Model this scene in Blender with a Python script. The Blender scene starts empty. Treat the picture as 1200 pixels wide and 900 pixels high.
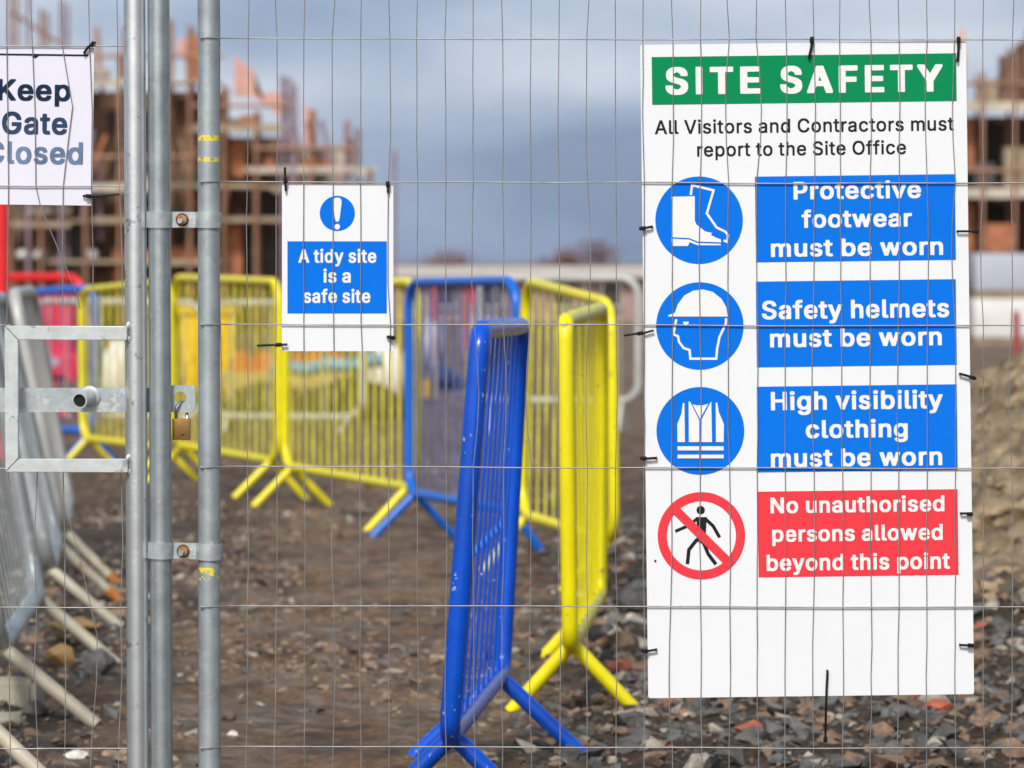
import bpy, bmesh, math, random
from mathutils import Vector, Matrix, noise
random.seed(7)
R = math.radians
SC = bpy.context.scene
COL = SC.collection

# ------------------------------------------------------------------ camera, sky, sun, exposure
FPX, HZ, CX, EYE = 5000.0, 300.0, 600.0, 1.25      # focal length and horizon in photo pixels, eye height in metres
cam_data = bpy.data.cameras.new("camera")
cam = bpy.data.objects.new("camera", cam_data)
COL.objects.link(cam)
cam.location = (0, 0, EYE)
cam.rotation_euler = (R(90), 0, 0)
cam_data.sensor_width = 36
cam_data.lens = 150
cam_data.shift_y = -0.125
cam_data.clip_start = 0.1
cam_data.clip_end = 3000
cam_data.dof.use_dof = True
cam_data.dof.focus_distance = 8.0
cam_data.dof.aperture_fstop = 7.3
SC.camera = cam

SUN_POS = Vector((-0.20, -1.0, 1.0)).normalized()
world = bpy.data.worlds.new("World")
SC.world = world
world.use_nodes = True
wn, wl = world.node_tree.nodes, world.node_tree.links
bg = wn["Background"]
bg.inputs["Strength"].default_value = 0.10
sky = wn.new("ShaderNodeTexSky")
sky.sky_type = 'NISHITA'
sky.sun_disc = False
sky.sun_elevation = math.asin(SUN_POS.z)
sky.sun_rotation = math.atan2(SUN_POS.x, SUN_POS.y)
tc = wn.new("ShaderNodeTexCoord")
mp = wn.new("ShaderNodeMapping")
mp.inputs["Scale"].default_value = (5.0, 5.0, 13.0)
mp.inputs["Location"].default_value = (1.3, 0.2, 0.35)
nz = wn.new("ShaderNodeTexNoise")
nz.inputs["Scale"].default_value = 1.6
nz.inputs["Detail"].default_value = 4.5
nz.inputs["Roughness"].default_value = 0.45
cr = wn.new("ShaderNodeValToRGB")
cr.color_ramp.elements[0].position = 0.36
cr.color_ramp.elements[0].color = (1.70, 2.40, 3.8, 1)
cr.color_ramp.elements[1].position = 0.64
cr.color_ramp.elements[1].color = (5.2, 5.7, 6.7, 1)
mid = cr.color_ramp.elements.new(0.48)
mid.color = (2.65, 3.45, 4.9, 1)
wmix = wn.new("ShaderNodeMix")
wmix.data_type = 'RGBA'
wmix.inputs[0].default_value = 0.88                  # cloud cover
wl.new(tc.outputs["Generated"], mp.inputs["Vector"])
wl.new(mp.outputs["Vector"], nz.inputs["Vector"])
wl.new(nz.outputs["Fac"], cr.inputs["Fac"])
wl.new(sky.outputs["Color"], wmix.inputs[6])
# the storm cloud fills the sky ahead; behind the camera an unseen whiter sky is added to neutralise the light
sepw = wn.new("ShaderNodeSeparateXYZ")
wl.new(tc.outputs["Generated"], sepw.inputs[0])
mr = wn.new("ShaderNodeMapRange")
mr.interpolation_type = 'SMOOTHSTEP'
mr.inputs["From Min"].default_value = 0.1
mr.inputs["From Max"].default_value = 0.85
wl.new(sepw.outputs["Y"], mr.inputs["Value"])
cmix = wn.new("ShaderNodeMix")
cmix.data_type = 'RGBA'
dotn = wn.new("ShaderNodeVectorMath")
dotn.operation = 'DOT_PRODUCT'
dotn.inputs[1].default_value = Vector((-0.30, -1.0, 0.30)).normalized()
wl.new(tc.outputs["Generated"], dotn.inputs[0])
glow = wn.new("ShaderNodeValToRGB")                  # unseen bright patch added behind the camera for highlights on the tubes
ge = glow.color_ramp.elements
ge[0].position, ge[0].color = 0.25, (1.7, 1.9, 2.3, 1)
ge[1].position, ge[1].color = 1.0, (15.0, 14.6, 14.0, 1)
ge.new(0.72).color = (4.6, 4.7, 4.9, 1)
ge.new(0.90).color = (9.5, 9.3, 9.0, 1)
wl.new(dotn.outputs["Value"], glow.inputs["Fac"])
wl.new(glow.outputs["Color"], cmix.inputs[6])
wl.new(mr.outputs["Result"], cmix.inputs[0])
wl.new(cr.outputs["Color"], cmix.inputs[7])
wl.new(cmix.outputs[2], wmix.inputs[7])
wl.new(wmix.outputs[2], bg.inputs["Color"])

sun_data = bpy.data.lights.new("sun", 'SUN')
sun_data.energy = 2.7
sun_data.angle = R(10)
sun_data.color = (1.0, 0.968, 0.925)
sun = bpy.data.objects.new("sun", sun_data)
COL.objects.link(sun)
sun.location = SUN_POS * 40
sun.rotation_euler = (-SUN_POS).to_track_quat('-Z', 'Y').to_euler()

SC.view_settings.view_transform = 'Standard'
SC.view_settings.look = 'None'
SC.view_settings.exposure = 0.28
SC.view_settings.gamma = 1
SC.view_settings.use_curve_mapping = False

# ------------------------------------------------------------------ helpers
def P(px, py, s):
    """photo pixel (1200 x 900) at scale s pixels per metre -> world point"""
    return Vector(((px - CX) / s, FPX / s, EYE - (py - HZ) / s))

def tag(o, label, cat, group=None, kind=None):
    o["label"] = label
    o["category"] = cat
    if group: o["group"] = group
    if kind: o["kind"] = kind
    return o

def empty(name, loc=(0, 0, 0), rot=(0, 0, 0)):
    o = bpy.data.objects.new(name, None)
    o.empty_display_size = 0.1
    COL.objects.link(o)
    o.location = loc
    o.rotation_euler = rot
    return o

def link(name, bm, mats, parent=None, smooth=True, angle=35, origin=None):
    """bmesh -> ONE mesh object; coordinates local to the parent (or to origin)"""
    me = bpy.data.meshes.new(name)
    bmesh.ops.recalc_face_normals(bm, faces=bm.faces)
    if origin is not None:
        bmesh.ops.translate(bm, verts=bm.verts, vec=-Vector(origin))
    bm.to_mesh(me)
    bm.free()
    for m in (mats if isinstance(mats, (list, tuple)) else [mats]):
        me.materials.append(m)
    if smooth:
        for p in me.polygons: p.use_smooth = True
        me.set_sharp_from_angle(angle=R(angle))
    o = bpy.data.objects.new(name, me)
    COL.objects.link(o)
    if parent: o.parent = parent
    elif origin is not None: o.location = origin
    return o

def tube(bm, pts, r, n=12, closed=False, mi=0):
    """round tube along a polyline; r may be a list"""
    pts = [Vector(p) for p in pts]
    m = len(pts)
    rs = r if isinstance(r, (list, tuple)) else [r] * m
    tang = []
    for i in range(m):
        if closed: t = pts[(i + 1) % m] - pts[i - 1]
        elif i == 0: t = pts[1] - pts[0]
        elif i == m - 1: t = pts[-1] - pts[-2]
        else: t = (pts[i + 1] - pts[i]).normalized() + (pts[i] - pts[i - 1]).normalized()
        tang.append(t.normalized())
    up = Vector((0, 0, 1)) if abs(tang[0].z) < 0.9 else Vector((0, 1, 0))
    nrm = (up - tang[0] * up.dot(tang[0])).normalized()
    rings = []
    for i in range(m):
        nrm = (nrm - tang[i] * nrm.dot(tang[i])).normalized()
        b = tang[i].cross(nrm)
        rings.append([bm.verts.new(pts[i] + (nrm * math.cos(2 * math.pi * k / n) + b * math.sin(2 * math.pi * k / n)) * rs[i]) for k in range(n)])
    for i in range(m if closed else m - 1):
        a, c = rings[i], rings[(i + 1) % m]
        for k in range(n):
            f = bm.faces.new((a[k], a[(k + 1) % n], c[(k + 1) % n], c[k]))
            f.material_index = mi
    if not closed:
        bm.faces.new(rings[0][::-1]).material_index = mi
        bm.faces.new(rings[-1]).material_index = mi

def box(bm, c, d, rot=None, bevel=0.0, mi=0):
    """box of size d centred on c"""
    M = Matrix.Translation(Vector(c)) @ (rot.to_4x4() if rot is not None else Matrix()) @ Matrix.Diagonal((d[0], d[1], d[2], 1))
    vs = bmesh.ops.create_cube(bm, size=1, matrix=M)['verts']
    fs = {f for v in vs for f in v.link_faces}
    for f in fs: f.material_index = mi
    if bevel:
        es = list({e for v in vs for e in v.link_edges})
        bmesh.ops.bevel(bm, geom=es, offset=bevel, segments=2, affect='EDGES', profile=0.6)

def prism(bm, poly, y0, y1, mi=0):
    """polygon of (x, z) pairs extruded from y0 to y1"""
    a = [bm.verts.new((x, y0, z)) for x, z in poly]
    b = [bm.verts.new((x, y1, z)) for x, z in poly]
    n = len(poly)
    fs = [bm.faces.new(a), bm.faces.new(b[::-1])]
    fs += [bm.faces.new((a[i], b[i], b[(i + 1) % n], a[(i + 1) % n])) for i in range(n)]
    for f in fs: f.material_index = mi
    bmesh.ops.triangulate(bm, faces=fs[:2], ngon_method='EAR_CLIP')

def pbox(bm, x0, y0, x1, y1, s, depth, off=0.0, mi=0):
    """box whose front face covers a pixel rectangle at scale s, depth metres deep"""
    a, b = P(x0, y0, s), P(x1, y1, s)
    box(bm, ((a.x + b.x) / 2, a.y + off + depth / 2, (a.z + b.z) / 2), (abs(b.x - a.x), depth, abs(a.z - b.z)), mi=mi)

# ------------------------------------------------------------------ materials
def mat(name, base, rough=0.6, metal=0.0, var=0.15, scale=8.0, bump=0.0, bscale=60.0, spots=None, spec=0.5, stretch=None, bdist=None):
    """Principled with a noise-mottled base colour; spots = (colour, threshold, scale) adds chips or stains"""
    m = bpy.data.materials.new(name)
    m.use_nodes = True
    n, l = m.node_tree.nodes, m.node_tree.links
    p = n["Principled BSDF"]
    p.inputs["Roughness"].default_value = rough
    p.inputs["Metallic"].default_value = metal
    p.inputs["Specular IOR Level"].default_value = spec
    t = n.new("ShaderNodeTexCoord")
    vec = t.outputs["Object"]
    if stretch:
        mpn = n.new("ShaderNodeMapping")
        mpn.inputs["Scale"].default_value = stretch
        l.new(vec, mpn.inputs["Vector"])
        vec = mpn.outputs["Vector"]
    nn = n.new("ShaderNodeTexNoise")
    nn.inputs["Scale"].default_value = scale
    nn.inputs["Detail"].default_value = 5
    nn.inputs["Roughness"].default_value = 0.6
    l.new(vec, nn.inputs["Vector"])
    c = n.new("ShaderNodeValToRGB")
    c.color_ramp.elements[0].position = 0.3
    c.color_ramp.elements[1].position = 0.7
    c.color_ramp.elements[0].color = tuple(x * (1 - var) for x in base) + (1,)
    c.color_ramp.elements[1].color = tuple(min(1, x * (1 + var)) for x in base) + (1,)
    l.new(nn.outputs["Fac"], c.inputs["Fac"])
    out = c.outputs["Color"]
    if spots:
        n2 = n.new("ShaderNodeTexNoise")
        n2.inputs["Scale"].default_value = spots[2]
        n2.inputs["Detail"].default_value = 4
        n2.inputs["Roughness"].default_value = 0.65
        l.new(vec, n2.inputs["Vector"])
        r2 = n.new("ShaderNodeValToRGB")
        r2.color_ramp.elements[0].position = spots[1]
        r2.color_ramp.elements[1].position = spots[1] + 0.025
        l.new(n2.outputs["Fac"], r2.inputs["Fac"])
        mx = n.new("ShaderNodeMix")
        mx.data_type = 'RGBA'
        l.new(r2.outputs["Color"], mx.inputs[0])
        l.new(out, mx.inputs[6])
        mx.inputs[7].default_value = tuple(spots[0]) + (1,)
        out = mx.outputs[2]
    l.new(out, p.inputs["Base Color"])
    if bump:
        n3 = n.new("ShaderNodeTexNoise")
        n3.inputs["Scale"].default_value = bscale
        n3.inputs["Detail"].default_value = 4
        l.new(t.outputs["Object"], n3.inputs["Vector"])
        b = n.new("ShaderNodeBump")
        b.inputs["Strength"].default_value = bump
        b.inputs["Distance"].default_value = bdist or (0.01 if bscale < 55 else 0.0016)
        l.new(n3.outputs["Fac"], b.inputs["Height"])
        l.new(b.outputs["Normal"], p.inputs["Normal"])
    return m

M = {}
M['galv'] = mat("galvanised_tube", (.43, .485, .51), .36, .78, .18, 22, .10, 160, ((.50, .53, .53), .60, 55))
M['galv_bright'] = mat("galvanised_bright_tube", (.74, .78, .80), .27, .80, .10, 18, .08, 120, ((.42, .45, .46), .64, 30))
M['galv_plate'] = mat("galvanised_plate", (.44, .49, .51), .45, .5, .18, 35, .15, 120, ((.58, .61, .61), .58, 60))
M['bracket'] = mat("weathered_zinc_bracket", (.56, .60, .60), .5, .3, .14, 30, .25, 90, ((.34, .36, .35), .63, 45))
M['wire'] = mat("zinc_wire", (.27, .265, .26), .5, .4, .3, 20, spots=((.25, .17, .11), .66, 14))
M['rust'] = mat("rusty_steel", (.20, .085, .035), .8, .3, .4, 60, .5, 200, ((.42, .22, .10), .6, 120))
M['brass'] = mat("brown_brass", (.29, .165, .048), .40, .6, .2, 60, .1, 200, stretch=(1, 1, 6))
M['rusty_nut'] = mat("rusty_zinc_nut", (.34, .22, .12), .5, .6, .5, 120, .3, 200)
M['chrome'] = mat("shackle_steel", (.70, .70, .70), .18, 1.0, .05, 30)
M['black'] = mat("black_plastic", (.006, .006, .007), .5, 0, .2, 30, spec=.25)
M['dark'] = mat("dark_hole_shade", (.008, .008, .008), .9)
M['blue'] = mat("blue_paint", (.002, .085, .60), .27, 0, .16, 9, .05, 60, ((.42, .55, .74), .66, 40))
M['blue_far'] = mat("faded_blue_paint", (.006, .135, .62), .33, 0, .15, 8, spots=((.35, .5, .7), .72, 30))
M['yellow'] = mat("yellow_paint", (.82, .72, .004), .33, 0, .10, 9, .05, 60, ((.34, .27, .06), .655, 28))
M['grey_paint'] = mat("galvanised_barrier", (.43, .47, .48), .5, .35, .22, 7, .08, 60, ((.60, .62, .60), .6, 20))
M['leg_cream'] = mat("dirty_zinc_leg", (.46, .42, .32), .6, .1, .25, 10, .1, 60, ((.34, .24, .12), .62, 14))
M['rust_tip'] = mat("rusty_leg_tip", (.42, .15, .03), .8, 0, .35, 30)
M['pale_rail'] = mat("pale_zinc_rail", (.47, .47, .44), .5, .2, .15, 6)
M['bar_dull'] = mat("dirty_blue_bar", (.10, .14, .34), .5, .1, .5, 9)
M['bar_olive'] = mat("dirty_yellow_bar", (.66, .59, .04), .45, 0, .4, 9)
M['red_paint'] = mat("red_paint", (.75, .02, .02), .4, 0, .12, 5)
M['red_dull'] = mat("dull_red_paint", (.34, .05, .05), .5, 0, .2, 5)
M['red_plastic'] = mat("red_plastic", (.66, .02, .055), .45, 0, .2, 5)
M['white'] = mat("white_board", (.785, .80, .83), .45, 0, .015, 5, spec=.25)
M['white_print'] = mat("white_print", (.80, .80, .80), .5, 0, .01, 5, spec=.2)
M['sign_blue'] = mat("sign_blue", (.003, .165, .74), .5, 0, .03, 6, spec=.06)
M['sign_green'] = mat("sign_green", (.003, .245, .085), .5, 0, .03, 6, spec=.06)
M['sign_red'] = mat("sign_red", (.80, .050, .068), .5, 0, .03, 6, spec=.06)
M['ink'] = mat("black_ink", (.012, .011, .013), .5, 0, .1, 6, spec=.2)
M['lilac'] = mat("lilac_white_board", (.74, .73, .84), .4, 0, .03, 4, spec=.3)
M['navy_ink'] = mat("navy_ink", (.010, .026, .062), .4, 0, .3, 9, spec=.1)
M['navy_half_sheen'] = mat("half_sheen_navy_ink", (.030, .060, .125), .4, 0, .45, 12, spec=.1)  # some of the laminate's reflection put into a lighter ink, middle word
M['navy_sheen'] = mat("sheen_navy_ink", (.13, .185, .31), .4, 0, .40, 12, spec=.1)  # palest ink: laminate reflection painted into the lowest word
M['soot'] = mat("dirty_edge", (.16, .15, .17), .7)
M['deck'] = mat("scaffold_board", (.34, .27, .18), .8, 0, .25, 3)
M['deck_pale'] = mat("pale_scaffold_board", (.47, .42, .34), .8, 0, .35, 2)
M['pole'] = mat("rusty_scaffold_tube", (.30, .16, .10), .6, .1, .3, 4)
M['pole_mauve'] = mat("mauve_scaffold_tube", (.30, .22, .27), .6, .2, .3, 4)
M['orange_brick'] = mat("orange_brick", (.40, .155, .075), .85, 0, .3, 6)
M['haze_pink_brick'] = mat("haze_pink_brick", (.66, .37, .31), .85, 0, .12, 3)  # pink cast of haze and sunlight put into the brick colour
M['window_dark'] = mat("dark_window_opening", (.045, .036, .030), .6)
M['black_opening'] = mat("unlit_opening", (.018, .015, .013), .7)
M['block_grey'] = mat("blue_grey_wrap", (.42, .46, .53), .4, 0, .15, 4, stretch=(1, 1, 6))
M['block_white'] = mat("white_wrap", (.68, .67, .66), .4, 0, .12, 3, stretch=(1, 1, 4))
M['timber'] = mat("tan_timber", (.46, .33, .14), .8, 0, .3, 4)
M['stone_pale'] = mat("pale_sandstone", (.40, .37, .29), .9, 0, .2, 12, .4, 40)
M['stone_tan'] = mat("tan_stone", (.38, .24, .095), .9, 0, .3, 14, .4, 40)
M['stone_slate'] = mat("slate_stone", (.128, .124, .116), .8, 0, .48, 34, .6, 54)
M['stone_dark'] = mat("dark_stone", (.085, .08, .075), .85, 0, .48, 34, .6, 54)
M['stone_beige'] = mat("beige_stone", (.35, .31, .25), .85, 0, .48, 34, .6, 54)
M['stone_brown'] = mat("brown_stone", (.205, .135, .088), .9, 0, .48, 34, .6, 54)
M['stone_mud'] = mat("mud_caked_stone", (.28, .20, .14), .95, 0, .40, 30, .6, 54)
M['stone_red'] = mat("brick_fragment", (.36, .10, .05), .9, 0, .48, 34, .6, 54)
M['stone_white'] = mat("white_pebble", (.60, .57, .52), .8, 0, .48, 34, .6, 54)
M['bark'] = mat("brown_bark", (.10, .06, .05), .9)
M['twigs'] = mat("bare_twigs", (.20, .10, .085), .9, 0, .3, 3)
M['yellow_plastic'] = mat("yellow_plastic", (.85, .50, .003), .4, 0, .10, 3)
M['orange_plastic'] = mat("orange_plastic", (.55, .10, .035), .5, 0, .15, 3)
M['pipe_blue'] = mat("light_blue_plastic", (.15, .36, .54), .4, 0, .1, 3)
M['bag'] = mat("white_woven_bag", (.74, .73, .70), .8, 0, .1, 4, .4, 10)
M['tarp_navy'] = mat("navy_tarpaulin", (.02, .035, .12), .5, 0, .3, 5, .5, 9)
M['tarp_lilac'] = mat("lilac_sheeting", (.40, .36, .44), .5, 0, .25, 4, .6, 9)
M['olive_heap'] = mat("dark_olive_spoil", (.075, .058, .028), .95, 0, .7, 6, .8, 9)
M['cabin_roof'] = mat("pale_cabin_roof", (.52, .50, .47), .7, 0, .1, 1)
M['cabin_wall'] = mat("dusty_pink_wall", (.36, .26, .23), .85, 0, .25, 1.2)
M['rubble_pile'] = mat("grey_rubble", (.24, .225, .21), .9, 0, .55, 3.5, .8, 8)

def brick_mat(name, c1, c2, mortar, scale):
    m = bpy.data.materials.new(name)
    m.use_nodes = True
    n, l = m.node_tree.nodes, m.node_tree.links
    p = n["Principled BSDF"]
    p.inputs["Roughness"].default_value = .9
    t = n.new("ShaderNodeTexCoord")
    mpn = n.new("ShaderNodeMapping")
    mpn.inputs["Rotation"].default_value = (R(90), 0, 0)
    b = n.new("ShaderNodeTexBrick")
    b.inputs["Color1"].default_value = c1 + (1,)
    b.inputs["Color2"].default_value = c2 + (1,)
    b.inputs["Mortar"].default_value = mortar + (1,)
    b.inputs["Scale"].default_value = scale
    nn = n.new("ShaderNodeTexNoise")
    nn.inputs["Scale"].default_value = 1.4
    nn.inputs["Detail"].default_value = 4
    mx = n.new("ShaderNodeMix")
    mx.data_type = 'RGBA'
    mx.blend_type = 'MULTIPLY'
    mx.inputs[0].default_value = .8
    l.new(t.outputs["Object"], mpn.inputs["Vector"])
    l.new(mpn.outputs["Vector"], b.inputs["Vector"])
    l.new(t.outputs["Object"], nn.inputs["Vector"])
    rr = n.new("ShaderNodeValToRGB")
    rr.color_ramp.elements[0].position = .35
    rr.color_ramp.elements[0].color = (.35, .32, .3, 1)
    rr.color_ramp.elements[1].position = .65
    rr.color_ramp.elements[1].color = (1.2, 1.15, 1.1, 1)
    l.new(nn.outputs["Fac"], rr.inputs["Fac"])
    l.new(b.outputs["Color"], mx.inputs[6])
    l.new(rr.outputs["Color"], mx.inputs[7])
    l.new(mx.outputs[2], p.inputs["Base Color"])
    return m
M['brick'] = brick_mat("brown_brickwork", (.25, .13, .085), (.17, .095, .062), (.24, .19, .15), 2.2)
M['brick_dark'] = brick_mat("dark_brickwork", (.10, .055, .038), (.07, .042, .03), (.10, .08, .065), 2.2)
M['block_wall'] = brick_mat("beige_blockwork", (.52, .46, .38), (.46, .40, .33), (.4, .37, .33), 1.2)

# upright tube of the fixed panel: zinc with yellow paint marks at fixed heights (real paint, position-masked)
def marked_tube():
    m = M['galv'].copy()
    m.name = "galvanised_tube_with_yellow_paint"
    n, l = m.node_tree.nodes, m.node_tree.links
    p = n["Principled BSDF"]
    src = p.inputs["Base Color"].links[0].from_socket
    t = n.new("ShaderNodeTexCoord")
    sep = n.new("ShaderNodeSeparateXYZ")
    l.new(t.outputs["Object"], sep.inputs[0])
    nn = n.new("ShaderNodeTexNoise")
    nn.inputs["Scale"].default_value = 70
    nn.inputs["Detail"].default_value = 3
    l.new(t.outputs["Object"], nn.inputs["Vector"])
    total = None
    for z, h, thr in ((EYE - (162 - HZ) / 625, .0052, .40), (EYE - (187 - HZ) / 625, .0042, .47), (EYE - (672 - HZ) / 625, .012, .52), (EYE - (640 - HZ) / 625, .010, .60)):
        d = n.new("ShaderNodeMath"); d.operation = 'SUBTRACT'; d.inputs[1].default_value = z
        l.new(sep.outputs["Z"], d.inputs[0])
        a = n.new("ShaderNodeMath"); a.operation = 'ABSOLUTE'; l.new(d.outputs[0], a.inputs[0])
        lt = n.new("ShaderNodeMath"); lt.operation = 'LESS_THAN'; lt.inputs[1].default_value = h
        l.new(a.outputs[0], lt.inputs[0])
        g = n.new("ShaderNodeMath"); g.operation = 'GREATER_THAN'; g.inputs[1].default_value = thr
        l.new(nn.outputs["Fac"], g.inputs[0])
        mu = n.new("ShaderNodeMath"); mu.operation = 'MULTIPLY'
        l.new(lt.outputs[0], mu.inputs[0]); l.new(g.outputs[0], mu.inputs[1])
        if total is None: total = mu.outputs[0]
        else:
            mm = n.new("ShaderNodeMath"); mm.operation = 'MAXIMUM'
            l.new(total, mm.inputs[0]); l.new(mu.outputs[0], mm.inputs[1]); total = mm.outputs[0]
    mx = n.new("ShaderNodeMix"); mx.data_type = 'RGBA'
    l.new(total, mx.inputs[0]); l.new(src, mx.inputs[6])
    mx.inputs[7].default_value = (.80, .66, .03, 1)
    l.new(mx.outputs[2], p.inputs["Base Color"])
    inv = n.new("ShaderNodeMath"); inv.operation = 'MULTIPLY_ADD'; inv.inputs[1].default_value = -.55; inv.inputs[2].default_value = .55
    l.new(total, inv.inputs[0]); l.new(inv.outputs[0], p.inputs["Metallic"])
    return m
M['galv_marked'] = marked_tube()

# ------------------------------------------------------------------ ground
def smooth(a, b, x):
    t = max(0.0, min(1.0, (x - a) / (b - a)))
    return t * t * (3 - 2 * t)

def mound(x, y):
    return 0.90 * math.exp(-(((x - 2.55) / 1.15) ** 2) - ((y - 17.6) / 3.4) ** 2)

def ground(x, y):
    z = 0.0
    near = smooth(80, 45, y)
    if y > 3 and abs(x) < 8 and y < 60:
        z += 0.035 * noise.noise(Vector((x * .9, y * .6, 3)))
        z += 0.016 * noise.noise(Vector((x * 3.1, y * 2.4, 7)))
        rough = 1 + 1.2 * smooth(-.1, .8, x)
        z += 0.016 * rough * noise.noise(Vector((x * 9, y * 7, 1)))
        z += 0.010 * rough * noise.noise(Vector((x * 24, y * 18, 5)))
        m = mound(x, y)
        z += m + min(1, m * 3) * (.11 * noise.noise(Vector((x * 5, y * 3.5, 9))) + .075 * noise.noise(Vector((x * 13, y * 9, 2))) + .035 * noise.noise(Vector((x * 27, y * 20, 8))))
        z *= near
    z -= 3.2 * smooth(85, 150, y)
    return z

def axis(parts):
    out = []
    for a, b, st in parts:
        k = max(1, int(round((b - a) / st)))
        out += [a + (b - a) * i / k for i in range(k)]
    return out + [parts[-1][1]]

gx = axis([(-1500, -60, 180), (-60, -8, 4), (-8, -2.6, .3), (-2.6, 3.6, .035), (3.6, 8, .3), (8, 60, 4), (60, 1500, 180)])
gy = axis([(-200, -4, 20), (-4, 8.6, .7), (8.6, 19, .035), (19, 30, .09), (30, 60, .6), (60, 160, 4), (160, 2600, 160)])
verts = [(x, y, ground(x, y)) for y in gy for x in gx]
nx = len(gx)
faces = [(j * nx + i, j * nx + i + 1, (j + 1) * nx + i + 1, (j + 1) * nx + i) for j in range(len(gy) - 1) for i in range(nx - 1)]
me = bpy.data.meshes.new("ground")
me.from_pydata(verts, [], faces)
for p in me.polygons: p.use_smooth = True

def ground_mat():
    m = bpy.data.materials.new("churned_mud")
    m.use_nodes = True
    n, l = m.node_tree.nodes, m.node_tree.links
    p = n["Principled BSDF"]
    p.inputs["Specular IOR Level"].default_value = .35
    t = n.new("ShaderNodeTexCoord")
    def nse(scale, det, vec=None, rgh=.6):
        q = n.new("ShaderNodeTexNoise")
        q.inputs["Scale"].default_value = scale
        q.inputs["Detail"].default_value = det
        q.inputs["Roughness"].default_value = rgh
        l.new(vec or t.outputs["Object"], q.inputs["Vector"])
        return q.outputs["Fac"]
    def ramp(src, stops):
        q = n.new("ShaderNodeValToRGB")
        e = q.color_ramp.elements
        e[0].position, e[0].color = stops[0][0], stops[0][1] + (1,)
        e[1].position, e[1].color = stops[-1][0], stops[-1][1] + (1,)
        for ps, c in stops[1:-1]:
            e.new(ps).color = c + (1,)
        l.new(src, q.inputs["Fac"])
        return q.outputs["Color"]
    def mix(f, a, b, mode='MIX'):
        q = n.new("ShaderNodeMix"); q.data_type = 'RGBA'; q.blend_type = mode
        if isinstance(f, float): q.inputs[0].default_value = f
        else: l.new(f, q.inputs[0])
        for s_, i in ((a, 6), (b, 7)):
            if isinstance(s_, tuple): q.inputs[i].default_value = s_ + (1,)
            else: l.new(s_, q.inputs[i])
        return q.outputs[2]
    mud = ramp(nse(1.3, 6), [(.30, (.135, .082, .045)), (.5, (.215, .136, .076)), (.70, (.28, .19, .115))])
    grit = ramp(nse(26, 5, rgh=.7), [(.36, (.45, .43, .42)), (.52, (1, 1, 1)), (.70, (1.9, 1.85, 1.8))])
    mud = mix(.75, mud, grit, 'MULTIPLY')
    grey = ramp(nse(17, 4), [(.32, (.062, .048, .037)), (.55, (.17, .135, .102)), (.72, (.36, .31, .25))])
    pf = ramp(nse(2.3, 5), [(.50, (0, 0, 0)), (.60, (.8, .8, .8))])
    col = mix(pf, mud, grey)
    crust = ramp(nse(9.5, 6, rgh=.6), [(.55, (0, 0, 0)), (.62, (.75, .75, .75))])
    col = mix(crust, col, (.30, .235, .175))
    wet = ramp(nse(3.1, 4), [(.36, (.8, .8, .8)), (.46, (0, 0, 0))])
    col = mix(wet, col, (.060, .039, .024))
    sx = n.new("ShaderNodeSeparateXYZ")
    l.new(t.outputs["Object"], sx.inputs[0])
    edge = n.new("ShaderNodeMath"); edge.operation = 'MULTIPLY_ADD'
    l.new(nse(1.6, 4), edge.inputs[0]); edge.inputs[1].default_value = 1.4
    l.new(sx.outputs["X"], edge.inputs[2])
    edge2 = n.new("ShaderNodeMath"); edge2.operation = 'MULTIPLY_ADD'
    l.new(sx.outputs["X"], edge2.inputs[0]); edge2.inputs[1].default_value = -1.0
    e3 = n.new("ShaderNodeMath"); e3.operation = 'MULTIPLY_ADD'
    l.new(nse(2.4, 4), e3.inputs[0]); e3.inputs[1].default_value = 1.0; e3.inputs[2].default_value = -.85
    l.new(e3.outputs[0], edge2.inputs[2])
    emx = n.new("ShaderNodeMath"); emx.operation = 'MAXIMUM'
    l.new(edge.outputs[0], emx.inputs[0]); l.new(edge2.outputs[0], emx.inputs[1])
    rub = ramp(emx.outputs[0], [(.62, (0, 0, 0)), (.98, (.92, .92, .92))])
    far = n.new("ShaderNodeMapRange")
    far.inputs["From Min"].default_value = 18; far.inputs["From Max"].default_value = 30
    far.inputs["To Min"].default_value = 1; far.inputs["To Max"].default_value = 0
    l.new(sx.outputs["Y"], far.inputs["Value"])
    rub = mix(1.0, rub, far.outputs["Result"], 'MULTIPLY')
    soil = ramp(nse(38, 6, rgh=.7), [(.34, (.016, .011, .008)), (.52, (.055, .036, .022)), (.64, (.13, .09, .055)), (.74, (.34, .24, .15))])
    col = mix(rub, col, soil)
    # tan soil of the mound: the thing itself has that colour
    sep = n.new("ShaderNodeSeparateXYZ")
    l.new(t.outputs["Object"], sep.inputs[0])
    def m2(op, a, b):
        q = n.new("ShaderNodeMath"); q.operation = op
        for i, v in ((0, a), (1, b)):
            if isinstance(v, (int, float)): q.inputs[i].default_value = v
            else: l.new(v, q.inputs[i])
        return q.outputs[0]
    dx = m2('DIVIDE', m2('SUBTRACT', sep.outputs["X"], 2.5), 1.75)
    dy = m2('DIVIDE', m2('SUBTRACT', sep.outputs["Y"], 17.6), 4.6)
    rr = m2('SQRT', m2('ADD', m2('MULTIPLY', dx, dx), m2('MULTIPLY', dy, dy)), 0)
    rr = m2('ADD', rr, m2('MULTIPLY', m2('SUBTRACT', nse(2.0, 4), .5), .9))
    tf = ramp(rr, [(.80, (1, 1, 1)), (1.0, (0, 0, 0))])
    tan = ramp(nse(9, 6, rgh=.65), [(.34, (.12, .085, .052)), (.50, (.33, .25, .155)), (.68, (.52, .42, .29))])
    col = mix(tf, col, tan)
    l.new(col, p.inputs["Base Color"])
    rg = ramp(nse(2.0, 4), [(.40, (.55, .55, .55)), (.60, (.92, .92, .92))])
    l.new(rg, p.inputs["Roughness"])
    b = n.new("ShaderNodeBump")
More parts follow.
